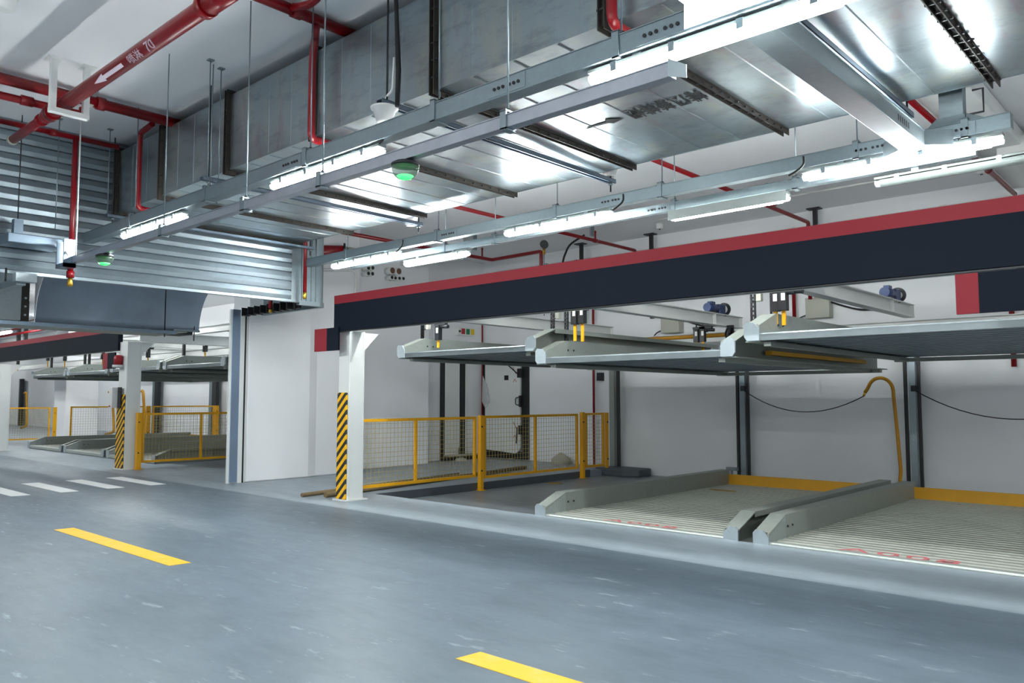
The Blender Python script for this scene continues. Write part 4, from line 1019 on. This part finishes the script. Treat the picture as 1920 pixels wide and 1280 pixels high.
# cross tray between both rows
t = thing('cross_tray', 'wide pale cross tray linking the two lamp rows under the duct', 'cable tray', (-1.93, 5.5, 3.56))
XX0, XX1 = -2.02, -1.83
m = MB(); m.box(XX0, XX1, AY1, CY0 - .12, 3.57, 3.71); m.build('tray_body', 'galvanised', t, bevel=.004)
MB().box(XX0 - .006, XX1 + .006, AY1 + .02, CY0 - .14, 3.7, 3.708).build('lid', 'galvanised', t)
m = MB(); m.prism([(XX0, CY0 - .15), (XX1, CY0 - .15), (XX1 + .18, CY0 - .003), (XX0 - .18, CY0 - .003)], 'z', 3.58, 3.71); m.build('tee_junction', 'galvanised', t)
m = MB()
for k in range(6): m.box(XX1 - .001, XX1 + .002, 6.35 + k * .05, 6.37 + k * .05, 3.61, 3.66)
m.build('vent_slots', 'black_paint', t)
t = thing('tray_junction', 'bright tee junction plate on the upper tray near the large lamp', 'cable tray', (-1.95, 3.7, 3.56))
m = MB(); m.prism([(-2.2, AY0 - .003), (-1.62, AY0 - .003), (-1.75, 3.6), (-1.75, 2.2), (-2.05, 2.2), (-2.05, 3.6)], 'z', 3.565, 3.575); m.prism([(-2.2, AY0 - .003), (-2.05, 3.6), (-2.05, 2.2), (-2.065, 2.2), (-2.065, 3.6), (-2.215, AY0 - .003)], 'z', 3.565, 3.69)
m.prism([(-1.62, AY0 - .003), (-1.75, 3.6), (-1.75, 2.2), (-1.735, 2.2), (-1.735, 3.6), (-1.605, AY0 - .003)], 'z', 3.565, 3.69)
m.build('plate', 'galvanised', t)

# lamps
LL = 1.62
def make_lamp(label, on=True):
    t = thing('tube_light', label, 'lamp', (0, 0, 0), 'batten tube lights')
    w = .048
    MB().prism([(-w * .9, .026), (-w * .9, .045), (-w * .6, .052), (w * .6, .052), (w * .9, .045), (w * .9, .026)], 'x', 0, LL).build('housing', 'grey_cover', t)
    prof = [(w * math.cos(a) * 1.06, -w * 1.0 * math.sin(a)) for a in [-.3 + (PI + .6) * k / 10 for k in range(11)]]
    MB().prism(prof, 'x', .05, LL - .09).build('diffuser', 'tube_glow' if on else 'grey_cover', t)
    for a, b in ((0, .048), (LL - .088, LL)): MB().prism([(y * .9, z * .85) for y, z in prof], 'x', a, b).build('end_cover', 'clear_cover', t, bevel=.01)
    for x in (.2, .6, 1.02, 1.42): MB().box(x - .02, x + .02, -w - .006, -w + .004, -.012, .045).build('clip', 'galvanised', t)
    for x in (.35, 1.27): MB().box(x - .03, x + .03, -.025, .025, .05, .075).build('mount', 'galvanised', t)
    return t
lamp = make_lamp('bright batten light')
LZ = 3.47
a0 = at(1100, 150, z=LZ).x
first = True
AX = {0: 'large lit tube light at the top right under the upper tray', 1: 'lit tube light left of the near green dome', 2: 'distant lit tube light near the shutter under the upper tray'}
CX = {0: 'lit tube light at the right edge above the fascia', 1: 'lit tube light in the middle above the fascia', 2: 'lit tube light above the striped post, left row end'}
def place(x, y, z, lb, src=None):
    global first
    if src is None and first:
        lamp.location = (x, y, z); lamp['label'] = lb; first = False; return lamp
    return copy_tree(src or lamp, (x, y, z), lb)
for u, v, k in ((1100, 150, 0), (512, 352, 1), (218, 443, 2)):
    place(at(u, v, z=LZ).x, 3.92, 3.485, AX[k])
for u, v, k in ((1505, 335, 0), (945, 440, 1), (612, 500, 2)):
    place(at(u, v, z=3.54).x, 7.23, 3.56, CX[k])
def rear(o): o.scale = (.84, 1, 1)
rear(place(at(737, 495, z=3.5).x, 7.74, 3.53, 'lit tube light on the rear tray next to the wall pipe stubs'))

off = make_lamp('unlit grey tube fixture below the right edge lamp', False)
for ch in off.children:
    if ch.name.startswith(('housing', 'diffuser')): ch.data.materials[0] = M['off_cover']
off.location = (at(1640, 325, y=7.74).x, 7.76, 3.52)
sk = copy_tree(lamp, (at(1257, 397, y=7.72).x, 7.74, 3.53), 'shaded tube light on the rear tray seen mostly as a thin bright line'); rear(sk)
MB().box(0, LL, -.075, -.068, -.045, .06).build('shade', 'grey_cover', None).parent = sk
for i, x in enumerate((1.2, 4.4)):
    place(x, 3.92, 3.485, 'tube light of the left row beyond the right edge, number ' + ('one' if i == 0 else 'two'))
    place(x, 7.23, 3.56, 'tube light of the right row beyond the right edge, number ' + ('one' if i == 0 else 'two'))
tray_x(.2, 6.4, CY0, CY1, CZ0, CZ1, 'continuation of the right tray outside the right edge', (1.0, 3.0, 5.0))
tray_x(-11.0, 7.0, -1.56, -1.44, AZ0, AZ1, 'galvanised tray of the added lamp row behind the viewer', (-9, -6, -3, 0, 3, 6))
for i, x in enumerate((-9.2, -6.1, -3.0, .1, 3.2)):  # unseen lamp row, added for ambient light
    place(x, -1.5, 3.485, 'added fill tube light behind the viewer, %s from the shutter' % ('first', 'second', 'third', 'fourth', 'fifth')[i])
tray_x(-14.4, -11.55, 3.86, 3.98, 3.55, 3.675, 'tray piece for the added lamp hidden behind the shutter housing', (-12.5,))
tray_x(-50, -16.6, 3.85, 3.97, AZ0, AZ1, 'galvanised tray of the added lamp row beyond the shutter', (-20, -30, -40), rods=True)
place(-13.1, 3.92, 3.485, 'added fill tube light hidden just behind the shutter housing')  # out of sight, added to brighten the curved hood
for i, x in enumerate((-19.5, -24.5, -29.5, -34.5, -40)):  # extra lamps added as fill for the aisle past the shutter
    place(x, 3.92, 3.485, 'added fill tube light beyond the shutter over the aisle, %s along' % ('first', 'second', 'third', 'fourth', 'fifth')[i])
tray_x(-50, -16.5, 7.6, 7.7, 3.65, 3.75, 'galvanised tray above the far fascia', (-22, -32, -42))
for i, x in enumerate((-19.5, -24.5, -29.5, -36.5)):  # extra lamps added to light the far rack
    place(x, 7.65, 3.56, 'added fill tube light above the far fascia, %s along' % ('first', 'second', 'third', 'fourth')[i])
for i, x in enumerate((-18, -22, -27, -32, -38, -45, -53)):  # added ceiling lamps that lift the dark far left
    place(x, 11.6, 4.94, 'added fill ceiling tube light over the far bays, %s along' % ('first', 'second', 'third', 'fourth', 'fifth', 'sixth', 'seventh')[i])
# black leads into the lamps
for u, v, y, lb in ((722, 262, 3.9, 'short black lead looping into the lamp beside the near green dome'), (1160, 388, 7.02, 'short black lead looping into the middle fascia lamp'), (750, 468, 7.02, 'short black lead looping into the left fascia lamp'), (1495, 322, 7.02, 'short black lead looping into the right edge lamp')):
    p = at(u, v, y=y)
    tag(MB().tube([p + Vector((.06, 0, .13)), p + Vector((.07, -.01, .05)), p + Vector((.0, -.02, 0)), p + Vector((-.08, 0, -.02))], .01, 6, .04).build('lamp_lead', 'rubber'), lb, 'cable', 'black lamp leads')

# green dome lamps
def dome(u, v, y, label, s=1.0):
    p = at(u, v, y=y); p.z = BZ0 - .04 * s
    t = thing('dome_lamp', label, 'indicator lamp', p, 'green parking indicator domes')
    MB().lathe(p + Vector((0, 0, .0)), [(.09 * s, 0), (.098 * s, .008), (.098 * s, .02), (.07 * s, .035), (.02, .04)]).build('base', 'dark_steel', t)
    MB().lathe(p + Vector((0, 0, -.075 * s)), [(.01 * s, -.02), (.045 * s, -.012 * s), (.075 * s, .012 * s), (.092 * s, .045 * s), (.096 * s, .074 * s)]).build('glass_dome', 'dome_glass', t)
    MB().lathe(p + Vector((0, 0, -.09 * s)), [(.012 * s, 0), (.04 * s, .008 * s), (.058 * s, .024 * s), (.03 * s, .03 * s)]).build('led_cluster', 'green_glow', t)
dome(760, 302, 3.49, 'green glowing dome lamp under the lower tray, near one')
dome(197, 470, 3.49, 'green glowing dome lamp under the lower tray beside the shutter')

# white cone detectors
def cone(p, label, s=1.0):
    t = thing('cone_speaker', label, 'speaker', p, 'white cone speakers by the duct')
    MB().lathe(p, [(.05 * s, -.12 * s), (.065 * s, -.115 * s), (.095 * s, -.02 * s), (.115 * s, -.01 * s), (.118 * s, .004 * s), (.1 * s, .012 * s)]).build('shell', 'white_plastic', t)
    return t
p = at(721, 203, y=4.08)
t = cone(p, 'white cone speaker hanging at the duct face above the near green dome')
MB().tube([p + Vector((-.0, 0, .01)), p + Vector((.02, 0, .1)), p + Vector((.1, .0, .12)), p + Vector((.12, 0, .4))], .01, 6, .05).build('cord', 'white_plastic', t)
q = at(1143, 312, y=7.28); t = cone(q, 'white cone speaker at the duct edge right of the strut'); MB().cyl(q, (q.x, q.y, ZC), .01).build('cord', 'dark_steel', t)
q = at(770, 408, y=7.28); t = cone(q, 'white cone speaker at the duct edge left of the second flange'); MB().cyl(q, (q.x, q.y, ZC), .01).build('cord', 'dark_steel', t)
# black cable beside the cone speaker
a = at(745, 200, y=4.05)
tag(MB().tube([(a.x + .0, 4.05, a.z + .0), (a.x + .01, 4.05, a.z + .3), (a.x - .02, 4.05, a.z + .75), (a.x - .08, 4.08, 4.98)], [.02, .022, .018, .018], 8, .0).build('hanging_cable', 'rubber'), 'thick black taped cable hanging in front of the duct face', 'cable')
# ceiling detector top left
p = at(10, 10, z=4.95)
tag(MB().lathe((p.x, p.y, 4.9), [(.05, 0), (.075, .015), (.085, .06), (.085, .11), (.1, .12)]).build('smoke_detector', 'white_plastic'), 'white smoke detector on the ceiling in the top left corner', 'smoke detector')

# ------------------------------------------------------------------ far ceiling services (left)
for z, y, r, lb in ((4.3, 9.5, .05, 'far red pipe above the left fascia, upper'), (4.0, 9.0, .05, 'far red pipe above the left fascia, middle'), (3.7, 8.6, .04, 'far red pipe above the left fascia, lower')):
    tag(MB().tube([(-55, y, z), (-24, y, z)], r, 8).build('sprinkler_pipe', 'red_paint'), lb, 'pipe', RG)
tag(MB().tube([(-22, 12, 4.2), (-22, 14.6, 4.2)], .05, 8).build('sprinkler_pipe', 'red_paint'), 'far red pipe crossing left of the shutter guide', 'pipe', RG)
tag(MB().tube([(-24, 9, 3.7), (-24, 14.6, 3.7)], .05, 8).build('sprinkler_pipe', 'red_paint'), 'far red pipe above the far white beam', 'pipe', RG)
for i, (u, x) in enumerate(((57, -36.5), (94, -33.2), (100, -32.4), (25, -41.0))):
    m = MB().box(x - .06, x + .06, 9.3, 9.42, 3.1, ZC)
    tag(m.build('ceiling_hanger', 'black_paint'), 'far black ceiling hanger above the left fascia, ' + ('second', 'third', 'rightmost', 'leftmost')[i] + ' one', 'hanger', 'black ceiling hangers')

# ------------------------------------------------------------------ light and view
w = bpy.data.worlds.new('world'); S.world = w; w.use_nodes = True
w.node_tree.nodes['Background'].inputs[0].default_value = (.8, .88, 1, 1)
w.node_tree.nodes['Background'].inputs[1].default_value = .05
S.view_settings.view_transform = 'Standard'
S.view_settings.look = 'None'
S.view_settings.gamma = 1
S.view_settings.use_curve_mapping = False
S.view_settings.exposure = 2.05
